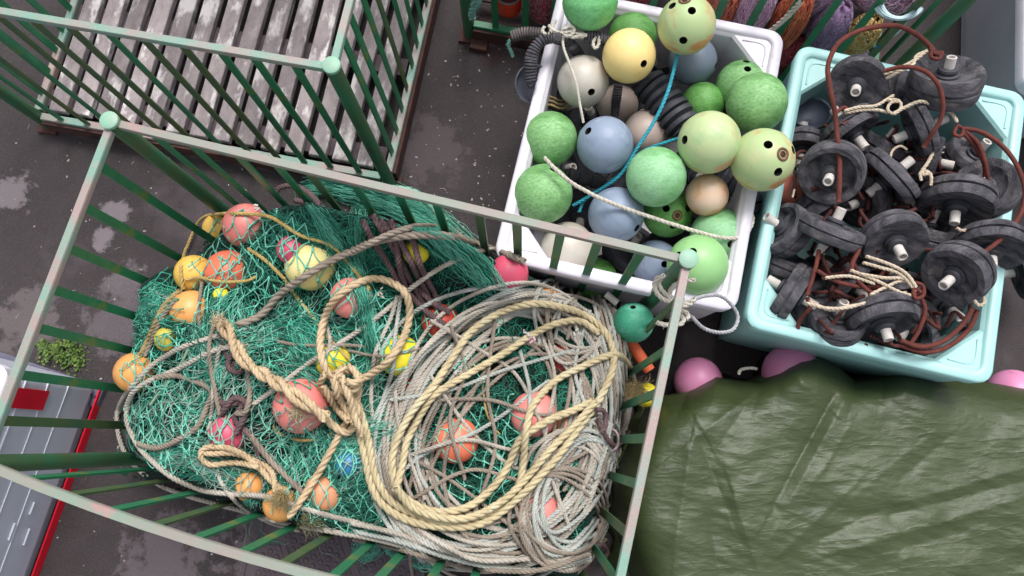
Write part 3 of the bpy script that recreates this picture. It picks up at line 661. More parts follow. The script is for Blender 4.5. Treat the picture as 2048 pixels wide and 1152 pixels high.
# ------------------------------------------------------------------ netting
def inpoly(x, y, poly):
    r = np.zeros(x.shape, bool); n = len(poly)
    for i in range(n):
        x0, y0 = poly[i]; x1, y1 = poly[(i+1) % n]
        c = ((y0 > y) != (y1 > y)) & (x < (x1-x0)*(y-y0)/((y1-y0)+1e-9)+x0); r ^= c
    return r
def sample(poly, n):
    p = np.array(poly, float); lo, hi = p.min(0), p.max(0); out = np.zeros((0, 2))
    while len(out) < n:
        q = rng.uniform(lo, hi, (n*2, 2)); out = np.concatenate([out, q[inpoly(q[:, 0], q[:, 1], poly)]])
    return out[:n]
def drape(px, lift, ks=5, G=None):                 # px (S,M,2) -> world, lying on the heap
    w = surf(px[..., 0], px[..., 1], G); z = smooth1(w[..., 2], ks)+lift; z = np.maximum(z, .008)
    return P(px[..., 0], px[..., 1], z)
def tangle(mb, poly, n, ln, ang, spread, curl, r=.0013, M=18, lift=(.002, .016), mis=(0, 1, 2), K=3, flow=.9):
    s = sample(poly, n); a0 = np.radians(ang)+rng.normal(size=n)*math.radians(spread); t = np.linspace(0, 1, M)
    L = ln*rng.uniform(.5, 1.3, n); ph = rng.uniform(0, 6.3, n); fr = rng.uniform(.6, 2.4, n); cu = curl*rng.uniform(.3, 1.2, n)
    x = np.zeros((n, M)); y = np.zeros((n, M)); st = L/M; cx, cy = s[:, 0].copy(), s[:, 1].copy()
    for k in range(M):
        fl = 1.1*np.sin(cx/61+cy/97+1)+.9*np.sin(cy/53-cx/83+2.2)+.5*np.sin(cx/29+cy/37)
        A = a0+flow*fl+.6*cu*np.sin(6.28*fr*1.9*t[k]+ph); x[:, k] = cx; y[:, k] = cy; cx = cx+np.cos(A)*st; cy = cy+np.sin(A)*st
    raw = surf(x, y, HG0)[..., 2].min(1); keep = (raw > .13) | (rng.random(n) < .04); x, y, s = x[keep], y[keep], s[keep]; n = len(x)
    w = drape(np.stack([x, y], -1), rng.uniform(*lift, (n, 1)), 5, HG0)
    mi = rng.choice(mis, n)
    tone = np.sin(s[:, 0]/33+s[:, 1]/47)+np.sin(s[:, 1]/29-s[:, 0]/61); mi = np.where((tone < -.7) & (rng.random(n) < .7), 3, mi)
    for k in set(mis) | {3}:
        if (mi == k).any(): mb.tubes(w[mi == k], r*rng.uniform(.8, 1.25, (mi == k).sum()), K, int(k))
def bundle(mb, path, width, n, amp=2.2, wl=16, r=.0012, lift=(.004, .03), mis=(0, 2), frac=(.5, 1), K=3):
    p = spline(path, 4); L = len(p); T = np.gradient(p, axis=0); T /= np.linalg.norm(T, axis=1, keepdims=True); Nn = np.stack([-T[:, 1], T[:, 0]], 1)
    wd = np.interp(np.linspace(0, 1, L), np.linspace(0, 1, len(width)), width) if np.ndim(width) else np.full(L, width)
    for i in range(n):
        f = rng.uniform(*frac); m = max(8, int(L*f)); a = rng.integers(0, L-m+1); sl = slice(a, a+m)
        o = np.clip(rng.normal()*.45, -1, 1); s = np.arange(m)*4
        off = o*wd[sl]*(1+.08*np.sin(s/60+i))+amp*np.abs(((s/wl+rng.uniform(0, 2)) % 2)-1)*2-amp+2.5*np.sin(s/rng.uniform(25, 50)+i)
        q = p[sl]+Nn[sl]*off[:, None]
        w = drape(q[None], rng.uniform(*lift)*(1-o*o*.7)); mb.tubes(w, r*rng.uniform(.8, 1.3), K, int(rng.choice(mis)))
def diamond(mb, cx, cy, nx, ny, cell, ang, jit=.22, r=.0026, lift=.012, poly=None, mi=2, asp=1.6):
    a = math.radians(ang); nodes = {}
    for i in range(nx+1):
        for j in range(ny+1):
            if (i+j) % 2: continue
            x = (i-nx/2)*cell*.5+rng.normal()*cell*jit*.5; y = (j-ny/2)*cell*.5*asp+rng.normal()*cell*jit*.5
            nodes[i, j] = (cx+x*math.cos(a)-y*math.sin(a), cy+x*math.sin(a)+y*math.cos(a))
    E_ = []
    for (i, j), p in nodes.items():
        for dj in (-1, 1):
            qn = nodes.get((i+1, j+dj))
            if qn and (poly is None or inpoly(np.array([(p[0]+qn[0])/2]), np.array([(p[1]+qn[1])/2]), poly)[0]):
                t = np.linspace(0, 1, 9)[:, None]; s = np.array(p)+(np.array(qn)-np.array(p))*t; sg = rng.normal(size=2)*cell*.13; s = s+sg*(4*t*(1-t)); E_.append(s)
    if not E_: return
    E_ = np.array(E_); E_ = E_[surf(E_[..., 0], E_[..., 1])[..., 2].min(1) > .12]
    if not len(E_): return
    w = drape(np.array(E_), lift, 3); prof = np.array([1.75, 1.25, 1, 1, 1, 1, 1, 1.25, 1.75]); mb.tubes(w, r, 5, mi, rp=prof[None])
LEFT = [(245, 620), (300, 560), (345, 590), (420, 600), (560, 560), (700, 620), (770, 700), (760, 860), (740, 1080), (640, 1055), (520, 1020), (400, 985), (300, 930), (262, 860), (240, 780), (300, 700), (250, 690)]
nb = MB(); dlate = []
SC = .9
tangle(nb, LEFT, int(1250*SC), 170, 25, 20, .7, .0015, M=26, lift=(.0, .024), mis=(0, 1, 3, 4))
tangle(nb, LEFT, int(520*SC), 130, 20, 26, .9, .0017, M=24, lift=(.010, .034), mis=(0, 2, 4))
for (dx_, dy_, cw, an, nx_, ny_, pl) in ((340, 800, 26, -15, 16, 9, None), (330, 900, 24, 12, 18, 7, None), (480, 660, 26, 30, 16, 8, None), (560, 690, 24, -30, 16, 8, None), (420, 760, 26, 60, 12, 8, None), (650, 1000, 26, 5, 16, 9, None), (520, 900, 26, 15, 16, 7, None), (280, 640, 22, 75, 16, 7, None), (740, 840, 26, 80, 14, 6, None)):
    dlate.append((dx_, dy_, nx_, ny_, cw, an))
tangle(nb, [(245, 620), (300, 560), (350, 575), (330, 640), (270, 700), (245, 690)], 700, 60, 100, 40, 1.2, .0013, lift=(0, .02), mis=(0, 1, 2))          # bulge at the left bars
tangle(nb, [(300, 740), (430, 730), (440, 850), (400, 880), (290, 860)], 330, 120, -20, 50, 1.2, .0014, lift=(.004, .022), mis=(0, 4, 3))
tangle(nb, [(260, 850), (420, 900), (600, 960), (600, 1010), (400, 985), (290, 930)], 420, 150, 18, 14, .8, .0013, lift=(.004, .02), mis=(0, 1, 4))
tangle(nb, [(400, 600), (500, 560), (560, 620), (700, 640), (640, 700), (480, 660)], 330, 130, 25, 22, .7, .0013, lift=(.004, .024), mis=(0, 1, 2))
tangle(nb, [(540, 860), (720, 860), (735, 1060), (640, 1040), (560, 960)], 420, 110, 10, 40, 1.3, .0014, lift=(.004, .026), mis=(0, 2, 1))
tangle(nb, [(700, 720), (790, 760), (790, 860), (740, 900), (700, 850)], 300, 90, 70, 40, 1.3, .0013, lift=(.0, .02), mis=(0, 1, 3))
tangle(nb, [(690, 1060), (770, 1070), (750, 1115), (700, 1105)], 120, 50, 30, 60, 1.6, .0014, lift=(0, .02), mis=(0, 2))
tangle(nb, [(430, 400), (560, 385), (620, 420), (600, 560), (420, 610), (340, 600), (350, 520)], 420, 120, 30, 30, .9, .0015, lift=(0, .02), mis=(0, 1, 3))
# darker netting below the coil of rope
tangle(nb, [(780, 620), (1180, 600), (1230, 760), (1200, 1080), (900, 1080), (780, 900)], 1500, 90, 0, 90, 1.6, .0014, lift=(0, .015), mis=(0, 1, 3, 3))
tangle(nb, [(600, 380), (760, 420), (980, 560), (900, 640), (760, 600), (560, 560), (540, 420)], 900, 90, 40, 50, 1.2, .0013, lift=(0, .015), mis=(0, 1, 3))
for q_ in dlate: diamond(nb, *q_, jit=.34, r=.0021, lift=.02, mi=int(rng.choice([0, 0, 2, 4])), asp=2.2)
nb.obj('twine', NET, net_main); done(net_main)
# stretched bundles at the back
bk = MB()
bundle(bk, [(600, 372), (660, 372), (740, 390), (830, 425), (900, 480), (960, 540), (1000, 590)], [20, 26, 34, 40, 44, 42, 30], 210, 1.8, 18, .0013, (.004, .05), (0, 2, 1))
bundle(bk, [(625, 365), (700, 365), (790, 385), (860, 420), (900, 455)], [8, 14, 18, 16, 10], 70, 1.5, 20, .0013, (.03, .05), (0, 2))
bundle(bk, [(598, 372), (640, 440), (680, 500), (710, 540)], [12, 22, 32, 34], 90, 1.6, 16, .0013, (.004, .04), (0, 2, 1))
bundle(bk, [(700, 500), (722, 580), (740, 680), (745, 780)], [26, 26, 28, 20], 110, 1.6, 16, .0013, (.004, .035), (0, 2, 1))
bundle(bk, [(720, 410), (715, 470), (720, 520)], [20, 22, 18], 50, 1.5, 16, .0013, (.004, .03), (0, 2))
props(bk.obj('fishing_net', NET, loc=tuple(P(800, 450, .8))), 'stretched bright teal net bundle along the back rail of the middle cage', 'fishing net', 'teal fishing nets in the cage')
rb = MB(); p = spline([(770, 378), (820, 385), (865, 410), (888, 445)], 4); w = P(p[:, 0], p[:, 1], .92); rb.tubes(w, .02, 10, 0, rp=(1+.10*np.sin(np.arange(len(p))*1.9))[None])
props(rb.obj('net_seam', mat('pale green selvedge', '8fc0a5', '79ab93', 30, .8, .5, 200), loc=tuple(w[0])), 'pale green laced seam of the net beside the back rail', 'net edge')
# coarse diamond meshes
cn = MB()
diamond(cn, 492, 460, 11, 5, 34, 5, poly=[(430, 410), (560, 405), (600, 460), (600, 530), (480, 540), (400, 520), (380, 470)])
diamond(cn, 470, 530, 11, 5, 30, -5, poly=[(380, 480), (520, 490), (530, 590), (420, 600), (360, 540)])
diamond(cn, 380, 470, 5, 4, 34, 30, lift=.03, poly=[(340, 440), (430, 420), (440, 520), (350, 530)])
diamond(cn, 560, 470, 7, 3, 34, 25, lift=.02)
diamond(cn, 622, 532, 9, 4, 42, -8, .12, poly=[(560, 470), (640, 470), (690, 540), (670, 610), (590, 610), (560, 540)])
diamond(cn, 715, 620, 11, 9, 34, 12, lift=.02, poly=[(655, 560), (770, 550), (790, 640), (780, 760), (700, 760), (660, 650)])
diamond(cn, 800, 715, 9, 4, 34, 60, lift=.014, poly=[(745, 660), (860, 680), (850, 770), (760, 770)])
_o = cn; props(cn.obj('fishing_net', NET, loc=tuple(P(520, 500, .8))), 'coarse knotted bright green mesh draped over the red and yellow floats at the back left', 'fishing net', 'teal fishing nets in the cage'); cn = MB()
diamond(cn, 590, 890, 14, 6, 36, 5, lift=.022, poly=[(520, 790), (560, 850), (640, 880), (720, 850), (730, 960), (600, 960), (510, 880)])
props(cn.obj('fishing_net', NET, loc=tuple(P(600, 880, .8))), 'coarse knotted green mesh below the salmon red float', 'fishing net', 'teal fishing nets in the cage'); cn = MB()
diamond(cn, 1075, 990, 12, 8, 34, 20, lift=.01)
diamond(cn, 960, 900, 12, 6, 34, -20, lift=.008)
diamond(cn, 900, 660, 12, 6, 32, 20, lift=.012)
props(cn.obj('fishing_net', NET, loc=tuple(P(960, 900, .8))), 'coarse green mesh seen under the big rope coil', 'fishing net', 'teal fishing nets in the cage')
for (x, y, lb, z) in ((795, 1095, 'small loop of green twine poking out under the front of the heap', .2), (850, 1125, 'knotted green mesh scrap hanging out near the lower middle', .2), (735, 1100, 'fan of fine green twine hanging below the grey lines', .18)):
    sm = MB()
    for k in range(7 if x != 735 else 22):
        a = np.linspace(0, 6.28, 22); r1, r2 = rng.uniform(8, 26, 2); q = np.stack([x+rng.normal()*7+r1*np.cos(a)+2*np.sin(3*a+k), y+rng.normal()*5+r2*.7*np.sin(a)], -1); sm.tubes(P(q[:, 0], q[:, 1], z+rng.uniform(0, .03)), .0022 if x != 735 else .0012, 4, 2 if k % 2 else 0)
    props(sm.obj('net_scrap', NET, loc=tuple(P(x, y, z))), lb, 'net scrap')

# ------------------------------------------------------------------ ropes laid on the heap
def smax(z, k=3):
    o = z.copy()
    for s in range(1, k+1): o[s:] = np.maximum(o[s:], z[:-s]); o[:-s] = np.maximum(o[:-s], z[s:])
    return o
def lay(path, r, ks=11, lift=0., upd=.5, closed=False, zfix=None, cap=None, zmin=.02):
    q = spline(path, 5, closed); w = surf(q[:, 0], q[:, 1]); z = w[:, 2]+r*.9+lift
    if zfix is not None: zf = np.interp(np.linspace(0, 1, len(q)), np.linspace(0, 1, len(zfix)), [np.nan if v is None else v for v in zfix]); z = np.where(np.isnan(zf), z, zf)
    z = smooth1(smax(z, 2), ks); z = np.maximum(z, zmin)
    if cap is not None: z = np.minimum(z, cap)
    w = P(q[:, 0], q[:, 1], z)
    if upd:
        k = int(r/GS)+1
        I = ((w[:, 0]-GX0)/GS).astype(int); J = ((w[:, 1]-GY0)/GS).astype(int)
        for di in range(-k, k+1):
            for dj in range(-k, k+1):
                if di*di+dj*dj <= (r/GS)**2+1:
                    i = np.clip(I+di, 0, GN-1); j = np.clip(J+dj, 0, GM-1); np.maximum.at(HG, (i, j), w[:, 2]+r*upd)
    return w
def rope(path, r, m, label, name='rope', tw=True, group=None, fuzz=0, K=6, lift=0, pitch=None, cat='rope', **kw):
    w = lay(path, r, lift=lift, **kw); mb = MB()
    if tw: twisted(mb, w, r, pitch, K, fuzz=fuzz)
    else: mb.tubes(w, r, 8)
    return props(mb.obj(name, m, loc=tuple(w[0])), label, cat, group)
# purple brown ropes at the back
_zf = {0: [.72, .8, .9], 1: [.8, .9]}
for i, (pth, lb) in enumerate((([(548, 392), (560, 375), (590, 372), (620, 388), (640, 412)], 'curled purple brown rope by the back left corner of the heap'),
    ([(590, 400), (620, 410), (650, 440)], 'short purple brown rope beside the curled one'),
    ([(725, 440), (745, 480), (775, 525), (800, 570)], 'purple brown rope, leftmost of the strands behind the yellow float'),
    ([(745, 430), (770, 470), (800, 520), (830, 580), (850, 610)], 'purple brown rope, second of the strands behind the yellow float'),
    ([(760, 440), (790, 480), (800, 540), (820, 600)], 'purple brown rope crossing the second strand'),
    ([(780, 440), (805, 490), (835, 550), (860, 600)], 'purple brown rope running beside the yellow float'),
    ([(800, 460), (825, 480), (840, 530), (870, 590), (880, 615)], 'purple brown rope lying over the yellow float'),
    ([(815, 585), (850, 620), (890, 650)], 'purple brown rope end over the deep red float'),
    ([(835, 575), (865, 605), (900, 625)], 'purple brown rope end beside the deep red float'),
    ([(440, 640), (450, 700), (470, 740)], 'dark rope tuft under the tip of the doubled beige rope'),
    ([(475, 690), (455, 730), (480, 745), (490, 715)], 'dark rope bight below the doubled beige rope'),
    ([(430, 800), (460, 810), (490, 800), (470, 840), (500, 870), (520, 910)], 'dark knotted rope over the crimson float'),
    ([(440, 830), (470, 795), (495, 815), (470, 870)], 'second dark rope of the knot over the crimson float'))):
    rope(pth, .013 if i not in (9, 10) else .012, M_purp, lb, group='purple brown ropes in the heap', lift=.006, ks=9, pitch=.055, zfix=_zf.get(i))
rope([(500, 870), (540, 920), (580, 960), (620, 1000)], .013, M_grope3, 'grey brown laid rope running to the front of the heap', lift=.004)
rope([(405, 560), (398, 610), (400, 660), (410, 700), (425, 760), (440, 800)], .008, M_grope3, 'thin grey brown rope hanging past the orange float')
# straw coloured net ropes
M_straw = mat('straw rope', 'c2a868', 'a68e55', 30, .9, .6, 260)
rope([(372, 498), (400, 440), (440, 428), (500, 428), (545, 436), (600, 470), (660, 490), (700, 530), (740, 580)], .0085, M_straw, 'straw coloured head rope over the netted red floats', lift=.008)
rope([(372, 498), (362, 540), (366, 580)], .009, M_straw, 'straw rope lashed round the yellow orange float')
rope([(370, 560), (400, 555), (440, 563), (490, 562), (515, 552)], .007, M_straw, 'straw rope across the orange red netted float', lift=.006)
rope([(495, 497), (530, 520), (570, 560), (590, 590), (630, 640), (660, 680), (700, 720)], .0085, M_straw, 'straw rope running under the big cream yellow float')
rope([(362, 580), (330, 610), (310, 650), (292, 690), (280, 712)], .013, M_tan, 'frayed tan rope along the left edge of the heap', fuzz=500)
rope([(352, 600), (322, 640), (300, 690), (288, 715)], .010, M_grope3, 'grey brown rope inside the frayed tan rope')
rope([(545, 850), (560, 868), (600, 880), (650, 875), (670, 862)], .007, M_straw, 'straw rope curving below the salmon red float')
rope([(300, 810), (330, 770), (360, 730), (385, 680)], .006, mat('pale net edge cord', 'a9c4a6', '93b08e', 30, .8), 'pale green edge cord across the left net')
rope([(965, 770), (972, 820), (985, 850), (1000, 870)], .005, M_straw, 'thin straw cord between the floats in the coil')
# grey brown long rope
GRP = 'grey lines on the heap'
rope([(474, 650), (521, 631), (558, 590), (605, 556), (652, 527), (709, 500), (753, 482), (819, 471), (892, 471), (939, 486), (994, 500), (1052, 525)], .0165, M_grope3, 'thick grey brown rope crossing from the doubled rope tip to the back right', group=GRP, fuzz=60, lift=.01)
rope([(700, 508), (775, 470), (833, 453), (899, 455), (930, 476), (994, 500), (1040, 520)], .013, M_grope3, 'grey brown rope arching beside the thick grey brown one', group=GRP, lift=.012)
GL = [([(438, 671), (369, 692), (310, 726), (265, 771), (237, 817), (235, 858), (247, 900), (272, 935), (317, 969), (369, 990), (421, 1005), (511, 1029), (564, 1044), (652, 1061), (739, 1076), (798, 1090), (857, 1111), (930, 1140)], 'outermost grey line looping round the left of the heap', .012, M_grope),
      ([(500, 690), (431, 700), (351, 740), (282, 770), (258, 800), (254, 844), (275, 889), (299, 917), (345, 955), (404, 980), (456, 987), (525, 992), (577, 1007), (652, 1030), (740, 1052), (840, 1085)], 'second grey line looping round the left of the heap', .012, M_grope),
      ([(275, 886), (300, 895), (327, 893), (369, 872), (397, 851), (417, 806), (424, 782), (397, 765), (351, 751), (310, 756)], 'grey laid rope making a small loop on the left net', .013, M_grope3),
      ([(440, 690), (428, 760), (424, 820), (415, 870)], 'grey line hanging down from the doubled rope tip', .010, M_grope),
      ([(428, 650), (418, 700), (430, 780), (440, 830)], 'brown grey line beside the hanging grey line', .010, M_grope3),
      ([(485, 690), (495, 740), (500, 790), (490, 825), (470, 826)], 'grey laid bight right of the dark rope tuft', .012, M_grope3),
      ([(430, 925), (445, 970), (480, 1010), (540, 1045), (600, 1062)], 'grey line curving to the front below the folded beige rope', .009, M_grope),
      ([(505, 810), (560, 770), (620, 725), (690, 680), (760, 630), (830, 570), (900, 525), (975, 500), (1050, 505), (1120, 530), (1180, 560)], 'grey line crossing the heap under the beige loop', .011, M_grope),
      ([(740, 770), (770, 690), (820, 630), (900, 590), (980, 575), (1060, 590)], 'bluish grey line arching left of the coil', .010, M_grope2),
      ([(690, 700), (760, 712), (830, 700), (900, 690)], 'thin grey line across the yellow netted float', .007, M_grope3),
      ([(540, 680), (600, 690), (680, 690), (740, 694)], 'thin brown grey line left of the beige loop', .008, M_grope3),
      ([(652, 640), (660, 690), (640, 730)], 'short grey line behind the beige loop', .009, M_grope),
      ([(795, 590), (780, 640), (750, 710), (742, 800), (748, 850)], 'grey line hanging inside the beige loop', .010, M_grope),
      ([(800, 600), (790, 680), (785, 740), (760, 820), (752, 880)], 'second grey line hanging inside the beige loop', .010, M_grope2)]
for pth, lb, r, m in GL: rope(pth, r, m, lb, tw=True, group=GRP, K=5, pitch=.06)

# ------------------------------------------------------------------ the big coil of grey line
def coilpath(cx, cy, a, b, rot, turns, ja, jc, seed, n=26):
    rg = np.random.default_rng(seed); th = np.linspace(0, turns*2*math.pi, turns*n); k = np.linspace(0, turns, turns*n)
    def wob(f, amp): kn = rg.normal(size=int(turns*f)+3)*amp; return np.interp(k, np.linspace(0, turns, len(kn)), kn)
    A = a*(1+wob(1.3, ja)); B = b*(1+wob(1.3, ja)); X = cx+wob(1.1, jc); Y = cy+wob(1.1, jc*1.2); ro = math.radians(rot)+wob(1, .14)
    x = A*np.cos(th)*(1+.05*np.sin(3*th+wob(1, 2))); y = B*np.sin(th)
    return np.stack([X+x*np.cos(ro)-y*np.sin(ro), Y+x*np.sin(ro)+y*np.cos(ro)], 1)
def coil(paths, r, m, label, mats=None):
    mb = MB(); first = None
    for k, pth in enumerate(paths):
        w = lay(pth, r, ks=15, lift=.0, upd=.30, zmin=.03); w = w if first is None else w; first = w if first is None else first
        twisted(mb, w, r, r*6, 5, 3, k % (len(mats) if mats else 1), fuzz=12)
    return props(mb.obj('rope_coil', mats or m, loc=tuple(first[0])), label, 'rope coil', 'coils of grey line')
GM3 = [M_grope, M_grope2, M_grope3]
p1 = [coilpath(1000, 865, 180, 262, 30, 8, .14, 32, 1), coilpath(1000, 866, 200, 278, 28, 8, .08, 22, 2), coilpath(1000, 880, 150, 225, 30, 5, .2, 40, 3), coilpath(1015, 860, 215, 270, 22, 6, .06, 18, 4)]
coil(p1, .0090, None, 'big tangled coil of thin grey line on the right of the net heap', GM3)
chords = [[(860, 640), (960, 700), (1040, 760), (1100, 900), (1120, 1020)], [(780, 800), (900, 780), (1010, 740), (1150, 700)], [(790, 900), (900, 960), (1020, 1050), (1100, 1100)], [(860, 750), (940, 860), (1020, 930), (1120, 960)],
          [(760, 980), (860, 900), (960, 860), (1100, 760)], [(990, 640), (975, 780), (990, 900), (940, 1050)], [(1080, 660), (1110, 760), (1090, 900), (1140, 1060)], [(830, 860), (840, 950), (900, 1040)], [(870, 800), (980, 800), (1090, 830), (1200, 800)],
          [(820, 910), (930, 880), (1040, 900), (1120, 860)], [(1180, 620), (1150, 740), (1180, 860), (1110, 960)], [(900, 650), (930, 740), (900, 840), (930, 960)], [(790, 780), (800, 860), (850, 1000)], [(1040, 700), (1060, 800), (1030, 930)], [(820, 1000), (940, 940), (1060, 960), (1180, 900)]]
coil(chords, .0090, None, 'loose grey lines crossing the middle of the big coil', GM3)
p2 = [coilpath(1140, 1000, 82, 135, 12, 7, .10, 12, 5), coilpath(1150, 985, 60, 120, 20, 4, .15, 14, 6), coilpath(1120, 1040, 95, 90, 0, 4, .1, 14, 8)]
coil(p2, .0088, None, 'smaller coil of grey line spilling at the lower right of the heap', GM3)
p3 = [coilpath(1150, 640, 70, 85, 30, 3, .15, 14, 9)]+[[(x, 690), (x-12, 620), (x+6, 570), (x+26, 562), (x+40, 600), (x+30, 680)] for x in (1080, 1105, 1160)]
p3 += [[(1180+i*9, 575+i*8), (1196+i*9, 640), (1215+i*7, 720), (1222+i*6, 800), (1216+i*6, 880), (1190+i*8, 960)] for i in range(6)]
coil(p3, .0088, None, 'grey line bights heaped at the back right corner of the cage', GM3)
p4 = [[(700+i*4, 1046+i*16), (790, 1066+i*15), (880, 1098+i*12), (980, 1128+i*6), (1080, 1140), (1180, 1120-i*6)] for i in range(3)]
p4 += [[(748+i*8, 900+i*5), (760+i*9, 980), (800+i*10, 1050), (870+i*9, 1095), (960, 1112+i*3), (1060, 1118)] for i in range(4)]
coil(p4, .0105, None, 'grey lines sweeping along the front edge of the heap', GM3)

# ------------------------------------------------------------------ beige ropes
BG_ = 'beige ropes on the heap'
rope([(700, 800), (716, 850), (729, 910), (744, 975), (773, 1016), (827, 1044), (890, 1054), (948, 1051), (992, 1032), (1043, 990), (1081, 952), (1122, 905), (1157, 857), (1192, 810), (1222, 750), (1228, 715), (1220, 680), (1195, 648), (1160, 626), (1125, 615), (1081, 607), (1033, 613), (986, 632), (941, 665), (903, 718), (865, 775), (830, 815), (800, 865), (786, 905), (784, 940), (798, 984), (843, 1016), (890, 1024), (938, 1013), (979, 981), (1008, 946), (1024, 914), (1043, 876), (1097, 841), (1144, 822), (1190, 800)],
     .0165, M_beige, 'long beige laid rope looped in big rings on top of the grey coil', group=BG_, fuzz=90, lift=.012, ks=17)
rope([(712, 795), (735, 870), (750, 950), (785, 1005), (859, 1038), (922, 1041), (986, 1022), (1033, 978), (1046, 930), (1050, 880), (1058, 830), (1068, 807), (1113, 760), (1176, 728), (1214, 712), (1240, 712), (1259, 734), (1268, 766), (1272, 790)],
     .0155, M_beige, 'beige laid rope under the long one ending in a frayed tan tail at the right', group=BG_, fuzz=90, lift=.008, ks=17)
rope([(790, 985), (805, 930), (815, 880), (850, 815), (878, 783), (954, 738), (1005, 709), (1060, 672), (1110, 648), (1160, 642), (1200, 668)], .0155, M_beige, 'beige laid rope running diagonally through the coil', group=BG_, fuzz=90, lift=.012, ks=15)
rope([(1195, 800), (1150, 850), (1100, 900), (1050, 960), (1000, 1005), (940, 1035), (880, 1035), (820, 1012), (790, 970)], .0155, M_beige, 'beige laid rope doubling the lower right of the big rings', group=BG_, fuzz=90, lift=.012, ks=15)
rope([(715, 760), (728, 756), (771, 727), (804, 683), (819, 632), (812, 588), (786, 566), (753, 557), (717, 566), (680, 588), (655, 621), (642, 668), (642, 705), (651, 741), (672, 762)], .0165, M_beige2, 'pale beige rope in a standing oval loop above the knot', group=BG_, fuzz=40, lift=.02, ks=15)
rope([(719, 765), (712, 806), (685, 858), (653, 917), (619, 976), (577, 1035)], .0155, M_beige2, 'pale beige rope slanting down from the knot to the front', group=BG_, fuzz=50, lift=.02, ks=13)
rope([(438, 645), (466, 678), (487, 719), (525, 747), (570, 771), (605, 799), (640, 826), (672, 856), (700, 865), (716, 824), (700, 790)], .0165, M_beige2, 'pale beige rope tail turning under the knot', group=BG_, fuzz=50, lift=.008, ks=13)
# plaited braid: several strands woven around a centre line
def paired(path, m, label, r=.0125, sep=1.0, pitch=.26, fuzz=160, nst=3, lift=.02):
    c = lay(path, r*1.5, lift=lift, ks=13, upd=.4); T = np.gradient(c, axis=0); T /= np.linalg.norm(T, axis=1, keepdims=True); Nn = np.cross(T, [0, 0, 1.]); Nn /= np.linalg.norm(Nn, axis=1, keepdims=True)
    L = np.concatenate([[0], np.cumsum(np.linalg.norm(np.diff(c, axis=0), axis=1))]); mb = MB()
    for j in range(2):
        ph = 2*math.pi*L/pitch+math.pi*j+.5*np.sin(L*17); q = c+Nn*(r*sep*np.sin(ph)*(1+.15*np.sin(L*29+j)))[:, None]; q[:, 2] += r*sep*.9*np.cos(ph); twisted(mb, q, r*(1.02 if j else .95), r*5.2, 6, nst, 0, fuzz=fuzz)
    props(mb.obj('rope', m, loc=tuple(c[0])), label, 'rope', BG_)
paired([(440, 642), (466, 680), (487, 719), (525, 747), (570, 775), (610, 806), (655, 835)], M_beige2, 'thick doubled pale beige rope across the salmon red float', .0150, 1.05, .24, 260)
paired([(408, 905), (450, 900), (494, 914), (532, 941), (552, 972), (562, 998)], M_beige2, 'doubled pale beige rope at the front left ending in a yellow frayed tip', .0125, 1.0, .4, 260)
rope([(520, 935), (470, 925), (420, 930), (400, 912), (408, 896), (430, 893)], .012, M_beige2, 'bight of pale rope folded back at the front left', group=BG_, lift=.012, ks=7)
# knot
kb = MB()
for pth in ([(650, 745), (640, 775), (665, 790), (705, 780), (720, 755), (700, 742), (665, 746)], [(690, 730), (672, 760), (690, 785), (715, 775), (712, 745), (695, 732)], [(665, 750), (675, 790), (700, 830), (708, 850)], [(682, 750), (700, 800), (712, 840), (725, 870)], [(645, 770), (668, 810), (700, 845)], [(728, 752), (708, 768), (690, 760)]):
    twisted(kb, lay(pth, .0145, lift=.014, ks=9), .0145, None, 6, fuzz=80)
props(kb.obj('rope_knot', M_beige2, loc=tuple(P(690, 765, .8))), 'big loose pale beige knot in the middle of the heap', 'knot')
def tuft(label, x, y, dx, dy, n, ln, m, z=.0, sp=.5, r=.0009):
    mb = MB(); p0 = surf(np.array([x]), np.array([y]))[0]; z0 = max(p0[2], z)+.012; a0 = math.atan2(dy, dx)
    a = a0+rng.normal(size=n)*sp; t = np.linspace(0, 1, 10); L = ln*rng.uniform(.4, 1.1, n); cu = rng.normal(size=n)*1.2
    A = a[:, None]+cu[:, None]*t; X = x+rng.normal(size=(n, 1))*5+np.cumsum(np.cos(A)*L[:, None]/10, 1); Y = y+rng.normal(size=(n, 1))*5+np.cumsum(np.sin(A)*L[:, None]/10, 1)
    Z = z0+rng.uniform(-.02, .02, (n, 1))+rng.uniform(-.03, .02, (n, 1))*t**2; mb.tubes(P(X, Y, Z), r, 3)
    props(mb.obj('frayed_end', m, loc=tuple(P(x, y, z0))), label, 'rope fray')
tuft('bushy tan fray at the right end of the beige rope', 1268, 770, .1, 1, 260, 40, M_tan, .4, .7)
tuft('yellow frayed tip of the doubled rope at the front', 562, 985, -.1, .9, 220, 36, M_tan, .3, .5)
tuft('tan fray where the doubled rope crosses the salmon red float', 600, 820, -.9, .5, 120, 26, M_beige, .3, .7)
tuft('small pale fray at the upper tip of the doubled rope', 440, 646, -.6, -.9, 120, 20, M_beige2, .3, .7)
tuft('olive shred of rope fibres under the front grey lines', 605, 1035, 1, .2, 110, 50, mat('olive shreds', '8a8660', '6e6c4c', 30, .9), .2, .5)
